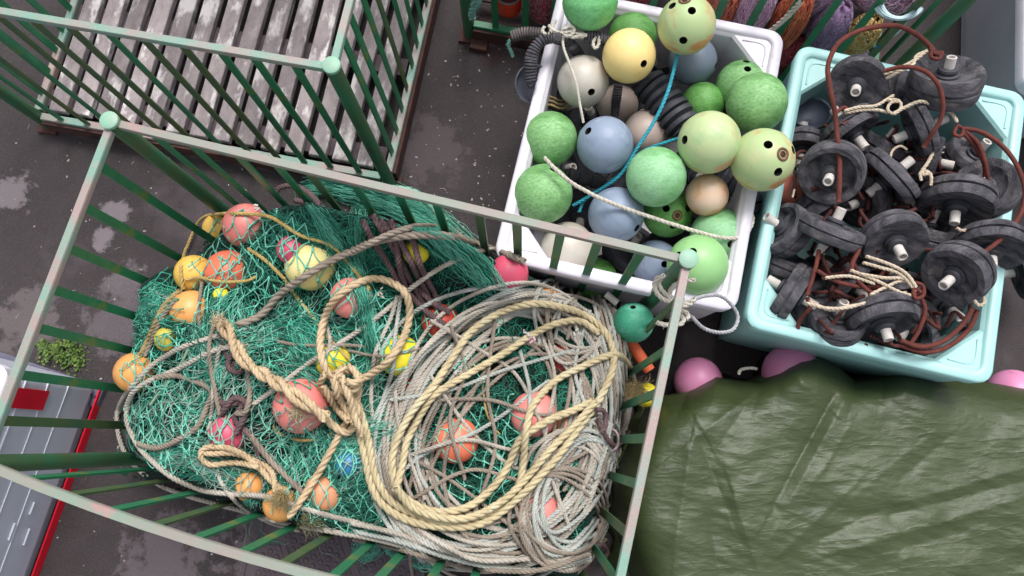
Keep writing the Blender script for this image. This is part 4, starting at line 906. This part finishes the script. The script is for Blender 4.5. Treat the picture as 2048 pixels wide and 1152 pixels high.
for x, y, lb in ((1050, 675, 'scrap of pale plastic tape knotted on the diagonal beige rope'), (1155, 668, 'scrap of pale green tape on the beige rope by the back right'), (515, 418, 'white tag of tape on the head rope over the salmon red float'), (760, 590, 'crumpled pinkish tape inside the beige loop'), (915, 745, 'pale blue frayed wrap on the diagonal beige rope')):
    mb = MB(); p0 = surf(np.array([x]), np.array([y]))[0]+[0, 0, .015]
    for k in range(9):
        a = random.uniform(0, 6.3); s = random.uniform(.004, .010); M3 = Matrix.Rotation(a, 3, 'Z') @ Matrix.Rotation(random.uniform(-.9, .9), 3, 'X'); mb.box(p0+rng.normal(size=3)*.012, (s, s*.5, .0015), M3)
    props(mb.obj('tape_scrap', mat('tape', 'cfc9c8' if x < 600 else 'a9c0b8' if x != 760 else 'd5bdb5', 'd08a9a' if x == 1050 else 'c8b5ac', 30, .6), loc=tuple(p0), smooth=False), lb, 'tape scrap')
# shackle
t = thing('shackle', 'weathered steel shackle on the right side of the grey coil', 'shackle', tuple(P(1222, 880, .5)), 0)
M_sh = mat('galvanised steel', 'a79a9c', '6e5456', 20, .4, .3, 80, metallic=.6)
p0 = surf(np.array([1222]), np.array([880]))[0]; z = p0[2]+.03; a = np.linspace(-2.3, 2.3, 26)
mb = MB(); mb.tubes(P(1220+17*np.cos(a), 880+22*np.sin(a), z), .0085, 10); mb.obj('bow', M_sh, t)
mb = MB(); mb.tubes(P([1204, 1206], [858, 904], z), .0075, 10); mb.obj('pin', mat('rusty pin', '55383a', '6b4a48', 30, .7, .4), t); done(t)
for pth, lb in (([(1195, 835), (1205, 860), (1225, 890), (1250, 880), (1260, 860)], 'dark purple lashing through the shackle'), ([(1190, 820), (1208, 822), (1212, 850), (1200, 868)], 'purple grey lashing above the shackle'), ([(1185, 1095), (1205, 1090), (1216, 1105), (1205, 1118), (1190, 1108)], 'pinkish cord eye at the lower right of the heap')):
    rope(pth, .011, M_purp, lb, group='lashings at the shackle', lift=.02, ks=7)
# orange roller by the bars, thin white stub by the teal float
c0, c1 = V(1258, 680, .5), V(1300, 742, .5); d = (c1-c0)
mb = MB(); mb.lathe([(.012, 0), (.026, .002), (.027, .01), (.027, d.length-.01), (.026, d.length-.002), (.010, d.length)], c0, d, 24)
props(mb.obj('orange_roller', mat('orange foam', 'd2653c', 'c4552f', 14, .7, .3, 60), loc=tuple(c0), sharp=40), 'orange foam roller between the coil and the right bars', 'roller')
F('yellow float under green twine outside the right end of the beige rope', 1293, 790, 24, .35, YE, group='floats beside the cage')
mb = MB(); c0 = V(1212, 588, .62); mb.lathe([(.016, 0), (.016, .065), (.011, .067)], c0, V(1232, 604, .62)-c0, 16)
props(mb.obj('pipe_stub', M_pipe, loc=tuple(c0), sharp=40), 'loose white pipe stub above the teal float', 'pipe')

# ------------------------------------------------------------------ cords over the tubs
def cord(path, z, r, m, label, tw=False, group=None, name='cord', K=6, fuzz=0):
    q = spline(path, 4); zz = np.interp(np.linspace(0, 1, len(q)), np.linspace(0, 1, len(z)), z) if np.ndim(z) else np.full(len(q), z); w = P(q[:, 0], q[:, 1], smooth1(zz, 9)); mb = MB()
    if tw: twisted(mb, w, r, None, K, fuzz=fuzz)
    else: mb.tubes(w, r, 10)
    return props(mb.obj(name, m, loc=tuple(w[0])), label, 'cord', group)
cord([(1130, 62), (1126, 90), (1140, 130), (1152, 165), (1160, 210), (1167, 246)], [.9, .88, .86, .87, .84, .80], .0065, M_white_r, 'thin white cord over the off-white float', True)
cord([(1357, 98), (1350, 130), (1335, 185), (1310, 240), (1275, 295), (1240, 350), (1190, 385), (1145, 412)], [.88, .88, .87, .84, .80, .74, .66, .6], .0085, M_cyan, 'cyan rope from the rust smeared float down through the white tub', True)
cord([(1362, 275), (1330, 285), (1290, 300), (1262, 320)], [.84, .80, .76, .72], .008, M_cyan, 'short cyan rope end beside the pale lime float', True)
cord([(1255, 335), (1210, 372), (1170, 400), (1158, 425)], [.72, .68, .62, .58], .008, M_cyan, 'second strand of cyan rope by the lower blue float', True)
cord([(1087, 314), (1115, 342), (1150, 370), (1220, 405), (1310, 437), (1400, 465), (1450, 476), (1485, 473), (1501, 455), (1506, 435), (1498, 420)], [.90, .90, .86, .84, .80, .80, .80, .79, .76, .74, .72], .0095, M_white_r, 'white rope lying across the lower half of the white tub', True)
for i, (pth, z, lb) in enumerate((([(1112, 40), (1104, 58), (1125, 66), (1150, 62), (1140, 75), (1168, 70)], .9, 'white cord knot tying the ring-strung ropes, long bight'), ([(1090, 52), (1084, 62), (1095, 70), (1104, 60), (1096, 50)], .9, 'white cord loop round the greyish ring-strung rope'), ([(1125, 60), (1140, 52), (1150, 60), (1140, 72), (1125, 70)], .91, 'white cord turn beside the knot'), ([(1150, 68), (1175, 70), (1160, 74)], .9, 'white cord end into the white ferrule'), ([(1193, 72), (1186, 85), (1190, 98), (1198, 88), (1196, 72)], .88, 'white cord loop hanging on the short ring-strung rope'))):
    cord(pth, z, .008, M_white_r, lb, True, 'white lashings on the tub rim')
mb = MB(); c0 = V(1150, 70, .87); mb.lathe([(.014, 0), (.016, .004), (.016, .045), (.012, .05)], c0, V(1170, 72, .87)-c0, 16); props(mb.obj('ferrule', M_pipe, loc=tuple(c0), sharp=40), 'white plastic ferrule beside the cord knot on the tub rim', 'ferrule')
cord([(1020, 78), (1016, 92), (1022, 102), (1026, 115)], [.8, .76, .72, .7], .009, M_teal_r, 'frayed pale green rope tail hanging off the left rim of the white tub', True, fuzz=500)
for i in range(3):
    y = 195+i*8; cord([(1078+i*3, y+5), (1100, y-2), (1120, y+6), (1140, y+2)], [.62, .66, .64, .58], .006, M_tan, ('upper', 'middle', 'lower')[i]+' strand of tan twine under the off-white float', True, 'tan twine in the white tub', fuzz=200)
# lashings at the corner post of the net cage
LP = [[(1318, 552), (1308, 572), (1325, 598), (1365, 608), (1392, 598)], [(1330, 548), (1316, 566), (1335, 592), (1370, 600)], [(1392, 560), (1355, 566), (1338, 590), (1352, 615), (1385, 606)], [(1345, 600), (1348, 622), (1368, 636), (1362, 648), (1330, 650), (1312, 644)], [(1352, 598), (1356, 618), (1378, 628), (1372, 640)]]
for i, pth in enumerate(LP): cord(pth, [1.2, 1.16, 1.14, 1.16, 1.18][:len(pth)] if i < 3 else 1.1, .010, M_white_r, ('white rope turn outermost on the corner post lashing', 'white rope turn inside the outermost one on the corner post', 'white rope turn crossing in front of the corner post', 'white rope tail with cut end hanging left of the corner post', 'short white rope turn below the corner post lashing')[i], True, 'white lashing on the corner post', fuzz=60)
cord([(1385, 600), (1410, 592), (1440, 592), (1465, 612), (1476, 636), (1465, 660), (1435, 665), (1405, 655), (1382, 632)], [1.12, 1.05, 1.0, .95, .93, .95, 1.0, 1.05, 1.1], .008, mat('grey wire rope', 'a9a9ae', '8d8d92', 40, .5, .3, 200), 'grey wire hoop sticking out beside the corner post', True)
# brown cords
BC = 'brown cords on the rubber discs'
CB = [([(1677, 405), (1679, 360), (1679, 312), (1674, 270), (1670, 226), (1660, 174), (1656, 132), (1674, 90), (1708, 66), (1750, 54), (1795, 52), (1833, 69), (1861, 94), (1872, 112)], [.9, .92, .93, .94, .95, 1, 1.02, 1.04, 1.05, 1.05, 1.04, 1.02, 1.0, .99], 'tallest brown cord loop arching over the top of the aqua tub', .0105),
      ([(1767, 142), (1806, 134), (1847, 141), (1875, 167), (1885, 201), (1882, 236), (1865, 267), (1847, 295)], [.98, 1.02, 1.06, 1.08, 1.06, 1.02, .98, .92], 'brown cord loop in front of the highest disc', .0095),
      ([(1927, 257), (1962, 264), (2000, 288), (2031, 326), (2050, 380), (2040, 430), (2005, 475), (1968, 505)], [.92, .95, .95, .95, .94, .93, .93, .92], 'brown cord loop swinging out over the right rim', .0095),
      ([(1930, 262), (1955, 285), (1969, 320), (1976, 360), (1982, 395)], [.92, .92, .9, .86, .8], 'brown cord dropping inside the right wall', .009),
      ([(1925, 265), (1948, 290), (1968, 330), (1968, 360)], [.92, .9, .86, .8], 'brown cord beside the one inside the right wall', .008),
      ([(1800, 680), (1841, 694), (1887, 682), (1923, 651), (1946, 616)], [.84, .84, .84, .85, .88], 'upper of the two brown arcs at the lower right', .010),
      ([(1798, 690), (1845, 704), (1890, 696), (1935, 662), (1955, 620)], [.82, .82, .82, .83, .86], 'lower of the two brown arcs at the lower right', .010),
      ([(1719, 498), (1704, 537), (1731, 577), (1770, 596), (1817, 594), (1840, 586)], [.9, .9, .89, .88, .88, .88], 'brown cord curling round the cream cords', .009),
      ([(1634, 541), (1669, 561), (1716, 573), (1760, 575)], [.88, .88, .88, .86], 'brown cord left of the cream cords', .009),
      ([(1839, 590), (1850, 620), (1838, 660), (1820, 690)], [.88, .86, .84, .82], 'brown cord dropping from the cream cord knot', .009),
      ([(1638, 500), (1630, 540), (1614, 590)], [.86, .86, .84], 'brown cord left of the split-rim disc', .009),
      ([(1614, 595), (1620, 615), (1600, 640), (1594, 665)], [.84, .82, .78, .74], 'brown cord going down by the lower left corner', .009),
      ([(1700, 300), (1720, 320), (1745, 345), (1740, 380), (1735, 420)], [.76, .74, .72, .72, .7], 'brown cord between the two middle discs', .009),
      ([(1672, 225), (1690, 215), (1700, 235), (1685, 250)], .9, 'brown cord knot at the white stub above the bowl', .0085),
      ([(1858, 96), (1872, 108), (1884, 104), (1878, 118), (1862, 114), (1866, 100), (1880, 112)], 1.0, 'brown cord knot on the stub of the highest disc', .008),
      ([(1830, 565), (1846, 572), (1846, 592), (1830, 596), (1828, 575), (1842, 585)], .92, 'brown whipping where the cream cords meet', .008),
      ([(1912, 250), (1926, 258), (1922, 272), (1908, 268), (1914, 252)], .93, 'brown knot at the stub of the edge-on disc', .008)]
for pth, z, lb, r in CB: cord(pth, z, r, M_cord, lb, False, BC)
tg_ = MB()
for i in range(72):
    x, y = sample([(1600, 330), (1680, 290), (1900, 260), (1960, 420), (1900, 640), (1800, 700), (1640, 640), (1570, 480)], 1)[0]
    n = 6; q = np.cumsum(rng.normal(size=(n, 2))*26, 0)+[x, y]; q[:, 0] = np.clip(q[:, 0], 1590, 1960); q[:, 1] = np.clip(q[:, 1], 240, 690); q = spline(q, 6); z = .68+.12*np.sin(np.linspace(0, 6, len(q))+i)+rng.uniform(-.1, .06); tg_.tubes(P(q[:, 0], q[:, 1], z), .0085, 7)
props(tg_.obj('cord_tangle', mat('dark brown cord', '53231e', '3d1a17', 40, .85, .5, 200), loc=tuple(P(1760, 480, .6))), 'dark brown cord tangled deep between the rubber discs', 'cord tangle')
# cream cords
CC = [([(1688, 222), (1720, 214), (1750, 212), (1772, 200), (1788, 190)], .94, 'cream cord tied to the stub above the bowl', .0075), ([(1690, 226), (1725, 220), (1755, 220), (1775, 225)], .93, 'second cream cord beside the one above the bowl', .0075),
      ([(1775, 200), (1795, 200), (1803, 212), (1790, 228), (1775, 220), (1782, 205), (1800, 203)], .95, 'curly cream cord knot in the top middle', .007), ([(1785, 228), (1810, 215), (1840, 203), (1870, 212), (1900, 224), (1915, 245)], [.95, .95, .96, .95, .93, .93], 'cream cord running right from the curly knot', .008),
      ([(1765, 150), (1795, 138), (1830, 120), (1855, 100)], [.95, .98, 1.0, 1.0], 'cream cord under the highest disc loop', .008), ([(1770, 158), (1800, 142), (1826, 130), (1832, 112), (1850, 104)], [.94, .97, 1.0, 1.0, 1.0], 'second cream cord up to the highest stub', .008),
      ([(1731, 512), (1782, 530), (1813, 548), (1833, 575)], .93, 'topmost cream cord of the central bunch', .0075), ([(1725, 525), (1760, 535), (1800, 548), (1830, 580)], .92, 'second cream cord of the central bunch', .0075), ([(1700, 540), (1750, 560), (1800, 585), (1830, 592)], .91, 'third cream cord of the central bunch', .0075),
      ([(1720, 548), (1770, 556), (1810, 558), (1832, 584)], .915, 'fourth cream cord of the central bunch', .0075), ([(1650, 556), (1690, 552), (1715, 556), (1750, 568)], .9, 'cream cord crossing the brown cord left of the bunch', .0075), ([(1740, 590), (1770, 575), (1800, 562), (1826, 566)], .905, 'fifth cream cord of the central bunch', .0075),
      ([(1612, 606), (1650, 616), (1690, 616), (1740, 603), (1780, 590), (1815, 585)], .89, 'long lower cream cord reaching the left knot', .008), ([(1618, 602), (1660, 620), (1700, 612), (1750, 606)], .88, 'second long lower cream cord', .0075),
      ([(1868, 300), (1856, 325), (1842, 345), (1850, 350), (1860, 344)], .86, 'cream whipping on the disc with the orange crumbs', .008), ([(1843, 362), (1840, 345), (1852, 342), (1862, 350), (1862, 372)], .86, 'cream cord eye at the right of the centre', .0075),
      ([(1780, 340), (1783, 305), (1800, 292), (1815, 300)], .84, 'thin cream cord arching over the centre stub', .006), ([(1948, 600), (1958, 612), (1970, 604), (1965, 592)], .9, 'cream cord end on the tilted disc at the right', .0075),
      ([(1585, 395), (1592, 370), (1606, 345), (1598, 330)], .76, 'thin tan cord on the orange float', .005), ([(1912, 455), (1925, 462), (1945, 455), (1935, 470)], .86, 'cream cord bow below the crumbling disc', .0075)]
for pth, z, lb, r in CC: cord(pth, z, r, M_cream, lb, True, 'cream cords on the rubber discs', K=5)

# ------------------------------------------------------------------ pink floats and the tarpaulin
PK = fmat('cf7fa9', 'd58fb4', 'c06f98', 'plain')
F('pink float at the left corner of the green tarpaulin', 1396, 762, 47, .20, PK, [(1398, 769)], group='pink floats by the tarpaulin')
F('pink float under the peak of the green tarpaulin', 1582, 745, 56, .30, PK, group='pink floats by the tarpaulin')
F('pink float at the right edge beyond the aqua tub', 2026, 788, 48, .22, PK, group='pink floats by the tarpaulin')
cord([(1478, 750), (1480, 740), (1500, 736), (1515, 738)], .4, .008, M_white_r, 'white cord tied by the pink float left of the tarpaulin peak', True)
cord([(1630, 715), (1645, 745), (1660, 765), (1668, 775)], [.4, .45, .5, .52], .003, NET[1], 'thin green twine hanging right of the tarpaulin peak')
def fbm(x, y, s, o=4, seed=0): return mn.fractal(Vector((x*s, y*s, seed)), .9, 2.0, o)
top = np.array([(1225, 800), (1300, 800), (1345, 772), (1362, 764), (1410, 772), (1455, 774), (1500, 756), (1545, 728), (1580, 722), (1625, 745), (1660, 772), (1720, 770), (1770, 750), (1830, 752), (1900, 768), (1980, 780), (2060, 785), (2260, 820), (2420, 850)], float)
NX, NY = 360, 240
folds = [((1575, 735), (1385, 880), 16, .035), ((1575, 735), (1640, 800), 12, .02), ((1668, 790), (1548, 1010), 9, -.03), ((1690, 800), (1575, 1010), 14, .02), ((1370, 790), (1400, 850), 14, .03), ((1400, 880), (1450, 1010), 12, -.02), ((1380, 900), (1350, 1100), 16, .02),
         ((1830, 1000), (2100, 920), 12, .018), ((1780, 1030), (2100, 950), 9, -.014), ((1700, 1100), (2080, 985), 12, .018), ((1640, 1080), (1780, 1010), 8, -.012), ((1820, 900), (1700, 1000), 12, .010), ((1900, 870), (1800, 960), 10, -.010), ((1800, 1100), (2100, 1010), 9, -.014),
         ((1560, 1110), (1720, 960), 8, .010), ((1470, 1000), (1520, 1150), 12, .014), ((1420, 1040), (1440, 1160), 9, -.012), ((1640, 950), (1700, 850), 8, .010), ((1750, 760), (1860, 800), 22, .03), ((1500, 800), (1450, 870), 8, -.012), ((1940, 1060), (2120, 1000), 9, .012)]
verts = np.zeros((NX, NY, 3)); M0 = .56
for i in range(NX):
    fx = i/(NX-1)
    for j in range(NY):
        fy = j/(NY-1); py0 = None
        xt = 1225+(2420-1225)*fx; yt = np.interp(xt, top[:, 0], top[:, 1])-10
        yb = 1520; y = yt+(yb-yt)*fy**1.15
        # left border leans in under the cage side and comes down to the ground
        xl = np.interp(y, [760, 800, 880, 960, 1050, 1150, 1300, 1520], [1345, 1338, 1300, 1262, 1268, 1300, 1330, 1350])
        x = xl-40+(2420-xl+40)*fx
        dl = (x-(xl-40))*pxsize(.5); dt = (y-yt)*pxsize(.5)
        h = .10+(M0-.10)*(1-math.exp(-max(0, dl)/.055))*(1-.55*math.exp(-dt/.06))
        for (a, b, wd, am) in folds:
            ax, ay = a; bx, by = b; vx, vy = bx-ax, by-ay; l2 = vx*vx+vy*vy; t = ((x-ax)*vx+(y-ay)*vy)/l2; tc = min(1, max(0, t)); d = math.hypot(x-ax-vx*tc, y-ay-vy*tc)
            sgn = ((x-ax)*vy-(y-ay)*vx > 0); wq = wd*(3.0 if sgn else 1.6)
            if d < wq*5: h += am*math.exp(-(d/wq))*(1-.4*tc)
        h += .07*math.exp(-((x-1580)/70)**2-((y-745)/50)**2)+.03*math.exp(-((x-1800)/90)**2-((y-775)/40)**2)
        h += .026*fbm(x*.004+y*.002, y*.004-x*.0015, 1.0, 3, 2)+.006*fbm((x+y*.9)*.004, (y-x*.35)*.018, 1, 4, 5)+.0015*(1-abs(fbm((x+y*.5)*.006, (y-x*.35)*.03, 1, 3, 14)))+.0012*fbm(x*.03, y*.05, 1, 3, 9)
        verts[i, j] = P(x, y, max(.02, h))
idx = np.arange(NX*NY).reshape(NX, NY); q = np.stack([idx[:-1, :-1], idx[:-1, 1:], idx[1:, 1:], idx[1:, :-1]], -1).reshape(-1, 4)
M_tarp = mat('olive green tarpaulin', '303b1b', '3b4628', 3, .46, .5, 60, '2a3518', .56, 2.2, w3=.2, stretch=(1, 1.5, 1), contrast=(.3, .7), bdist=.003, spec=.5)
_nt = M_tarp.node_tree; _b = _nt.nodes['Principled BSDF']; _n0 = _b.inputs['Normal'].links[0].from_node
_tc = _nt.nodes.new('ShaderNodeTexCoord'); prevn = _n0.outputs[0]
for (rz_, sc_, st_, bd_) in ((.9, 4.5, 3.5, .006), (2.3, 6, 2.6, .005), (.35, 8, 3, .002), (1.2, 14, 2.5, .0015)):
    _mp = _nt.nodes.new('ShaderNodeMapping'); _mp.inputs['Rotation'].default_value = (0, 0, rz_); _mp.inputs['Scale'].default_value = (.7, st_, 1); _nt.links.new(_tc.outputs['Object'], _mp.inputs[0])
    _no = _nt.nodes.new('ShaderNodeTexNoise'); _no.inputs['Scale'].default_value = sc_*.6; _no.inputs['Detail'].default_value = 3; _nt.links.new(_mp.outputs[0], _no.inputs['Vector'])
    _s1 = _nt.nodes.new('ShaderNodeMath'); _s1.operation = 'SUBTRACT'; _s1.inputs[1].default_value = .5; _nt.links.new(_no.outputs[0], _s1.inputs[0])
    _s2 = _nt.nodes.new('ShaderNodeMath'); _s2.operation = 'ABSOLUTE'; _nt.links.new(_s1.outputs[0], _s2.inputs[0])
    _s3 = _nt.nodes.new('ShaderNodeMath'); _s3.operation = 'POWER'; _s3.inputs[1].default_value = .5; _nt.links.new(_s2.outputs[0], _s3.inputs[0])
    _bp = _nt.nodes.new('ShaderNodeBump'); _bp.inputs['Strength'].default_value = .8; _bp.inputs['Distance'].default_value = -bd_; _nt.links.new(_s3.outputs[0], _bp.inputs['Height']); _nt.links.new(prevn, _bp.inputs['Normal']); prevn = _bp.outputs[0]
_nt.links.new(prevn, _b.inputs['Normal'])
tb = MB(); tb.add(verts, q)
# skirts hanging to the ground along the far and left borders
sk = []
for e in (verts[:, 0], verts[0, :], verts[:, -1], verts[-1, :]):
    f = e.copy(); f2 = e.copy(); c_ = np.array([1.6, -.6, 0]); o = e-c_; o[:, 2] = 0; o /= np.linalg.norm(o, axis=1, keepdims=True); f[:, 2] *= .5; f2[:, 2] = .006
    f = f+o*(.015+.012*np.sin(np.arange(len(e))*.35))[:, None]; f2 = f2+o*(.05+.03*np.sin(np.arange(len(e))*.22))[:, None]; n = len(e)
    v = np.concatenate([e, f, f2]); qs = [[r*n+k, r*n+k+1, (r+1)*n+k+1, (r+1)*n+k] for r in range(2) for k in range(n-1)]; tb.add(v, qs)
o = tb.obj('tarpaulin', M_tarp, loc=tuple(P(1700, 950, 0))); props(o, 'olive green plastic tarpaulin draped over a heap in the lower right corner', 'tarpaulin')
md = o.modifiers.new('thick', 'SOLIDIFY'); md.thickness = .002

# ------------------------------------------------------------------ netting in the far cage (local space of that cage)
O3 = np.array([-.17, 2.33]); a3 = math.radians(-14.5); e3 = np.array([math.cos(a3), math.sin(a3)]); n3 = np.array([-math.sin(a3), math.cos(a3)])
def C3(u, v, z): p = O3+e3*u+n3*v; return np.array([p[0], p[1], z])
def netlump(label, u, v, z, ru, rv, rz, cols, n=1300, core=None, curl=1.5, sw=.0024, ang=80, spread=35, name='net_bundle'):
    core = core or cols[1]
    ms = [mat('twine '+c, c, None, rough=.7) for c in cols]+[mat('packed core '+core, core, None, rough=.9)]
    t = thing(name, label, 'net bundle', tuple(C3(u, v, .12)), 0, 'netting in the far cage'); c = C3(u, v, z); mb = MB(); lp = []
    for i in range(15):
        a = math.pi*i/14; row = []
        for k in range(24):
            b = 2*math.pi*k/24; q = np.array([math.sin(a)*math.cos(b)*ru, math.sin(a)*math.sin(b)*rv, -math.cos(a)*rz])*(.92+.08*math.sin(3*b+a*4+u*9)); row.append(c+np.array([*(e3*q[0]+n3*q[1]), q[2]]))
        lp.append(row)
    mb.loft(lp); mb.obj('core', ms[-1], t)
    M = 16; th = rng.uniform(0, 6.28, n); ph = np.arccos(rng.uniform(-.6, .95, n)); tt = np.linspace(0, 1, M); L = rng.uniform(.4, 1.1, n)
    A = np.radians(ang+rng.normal(size=n)*spread)[:, None]+curl*rng.uniform(.3, 1, (n, 1))*np.sin(6.28*tt[None]*rng.uniform(.6, 2.2, (n, 1))+th[:, None])
    PH = ph[:, None]+np.cumsum(np.sin(A)*L[:, None]/M, 1); TH = th[:, None]+np.cumsum(np.cos(A)*L[:, None]/M, 1)
    R = 1.0+rng.uniform(0, .08, (n, 1)); X = np.sin(PH)*np.cos(TH)*ru*R; Y = np.sin(PH)*np.sin(TH)*rv*R; Z = np.cos(PH)*rz*R
    w = np.stack([c[0]+e3[0]*X+n3[0]*Y, c[1]+e3[1]*X+n3[1]*Y, np.maximum(.13, c[2]+Z)], -1); mb = MB(); mi = rng.integers(0, len(cols), n)
    for k in range(len(cols)): mb.tubes(w[mi == k], sw, 3, k)
    mb.obj('twine', ms[:-1], t); done(t)
LIL = ['d3aecb', 'bd93b6', 'e4c6da']; ORG = ['d0704e', 'bd5c48', 'e08a60']; RED = ['a84652', '963c44', 'bd5a64']
netlump('dark red net bundle right of the orange and maroon fender', .40, .14, .34, .085, .12, .22, RED+['b08090'])
netlump('deep red net bundle in the cage next to the tub corner', .60, .16, .34, .10, .13, .24, RED)
netlump('reddish brown net bundle behind the large green float', .85, .2, .42, .14, .15, .28, RED+['b08090'])
netlump('dusty red net bundle behind the white tub rim, first from the left', 1.28, .14, .50, .11, .12, .22, ORG+['a8707c'])
netlump('lilac net bundle left of the thick white rope', 1.47, .13, .54, .085, .11, .24, LIL, n=1500)
netlump('orange net bundle right of the thick white rope', 1.66, .12, .50, .075, .10, .24, ORG, ang=88, spread=14)
netlump('pale lilac net bundle behind the orange one', 1.74, .26, .62, .10, .12, .22, LIL)
netlump('smooth dusky purple net bundle between two bars', 1.86, .13, .50, .085, .10, .18, ['b094b8', '9c80a6'], n=1800, sw=.0012, core='8d6f96')
netlump('dark maroon net bundle low behind the white tub corner', 1.80, .10, .26, .16, .08, .12, RED)
netlump('large lilac mesh bundle at the right of the far cage', 2.06, .32, .66, .16, .16, .16, LIL+['b98a94'], n=900, sw=.003, curl=2)
netlump('tan twine hank in the right of the far cage', 2.02, .10, .52, .07, .08, .14, ['c7a566', 'ab8b52', 'd8ba80'], n=900, ang=5, spread=10, core='6e5838', name='twine_hank')
netlump('dull violet net bundle at the foot of the right bars', 2.02, .10, .28, .15, .08, .09, ['c0a4c4', 'cdb4d0', '96789c'])
netlump('shaded maroon net bundle farther back in the left of the cage', .7, .50, .40, .45, .22, .25, RED+['7d6470'], n=1200)
netlump('shaded violet net bundle farther back in the right of the cage', 1.6, .55, .45, .5, .2, .3, LIL+['7d6470'], n=1500)
# maroon and orange capsule float behind the left bars
t = thing('fender', 'maroon and bright orange fender standing behind the left bars of the far cage', 'fender', tuple(C3(.21, .12, .13)))
c = C3(.21, .12, 0); r = .072
mb = MB(); mb.lathe([(.02, .14), (r*.7, .145), (r*.95, .17), (r, .2), (r, .30)], c, (0, 0, 1), 40); mb.obj('orange_end', mat('signal orange', 'e8432a', 'd93a22', 6, .45), t, sharp=50)
mb = MB(); mb.lathe([(r*1.005, .30), (r*1.01, .302), (r*1.01, .318), (r*1.005, .32)], c, (0, 0, 1), 40); mb.obj('band', mat('grey band', '9a908f', None), t, sharp=30)
mb = MB(); mb.lathe([(r, .32), (r, .55), (r*.9, .6), (.02, .62)], c, (0, 0, 1), 40); mb.obj('maroon_end', mat('maroon plastic', '6a1f35', '5a1a2e', 6, .3), t, sharp=50); done(t)
def wrope(pts, r, m, label, group=None, fuzz=0):
    p = spline(np.array(pts), .02); mb = MB(); twisted(mb, p, r, None, 6, fuzz=fuzz); return props(mb.obj('rope', m, loc=tuple(p[0])), label, 'rope', group)
wrope([C3(1.60, -.035, .88), C3(1.575, -.04, .74), C3(1.54, -.04, .6), C3(1.51, -.035, .42)], .014, M_white_r, 'thick white rope hanging down behind the white tub rim')
wrope([C3(.07, -.03, .55), C3(.06, -.04, .42), C3(.045, -.045, .33), C3(.04, -.05, .27)], .02, M_teal_r, 'pale teal rope tail at the left corner of the far cage', fuzz=200)
wrope([C3(.10, -.03, .55), C3(.09, -.045, .45), C3(.055, -.05, .36), C3(.03, -.05, .30)], .016, M_teal_r, 'second pale teal rope tail at the left corner of the far cage', fuzz=200)
hk = MB()
for i in range(11):
    a = np.linspace(.25, math.pi-.25, 20); R1 = 34+i*1.5; q = np.stack([1798+R1*np.cos(a), -2+i*1.1+(36-i*.5)*np.sin(a)], -1); hk.tubes(P(q[:, 0], q[:, 1], .9+.012*math.sin(i*2.4)), .0042, 6)
q = spline([(1832, -5), (1825, 25), (1812, 45), (1800, 62), (1775, 80), (1765, 86)], 4); hk.tubes(P(q[:, 0], q[:, 1], np.linspace(.9, .6, len(q))), .004, 6)
props(hk.obj('rope_hank', mat('icy white line', 'c6dbe0', 'a9c3ca', 30, .7), loc=tuple(P(1800, 10, .9))), 'hank of icy white line hanging on the right corner post', 'rope hank')
q = P([1768, 1752], [84, 95], .6); mb = MB(); mb.tubes(q, .006, 8); props(mb.obj('tape_tip', mat('blue tape', '2f6fae', None), loc=tuple(q[0])), 'blue taped tip of the icy white line', 'tape tip')
# small steel foot on the asphalt left of the white tub
c = P(958, 92, .02); mb = MB(); mb.box(c, (.05, .03, .02), Matrix.Rotation(a3, 3, 'Z'), bev=.004); props(mb.obj('rusty_block', M_rust, loc=tuple(c), smooth=False), 'rusty steel block lying in front of the far cage', 'steel block')
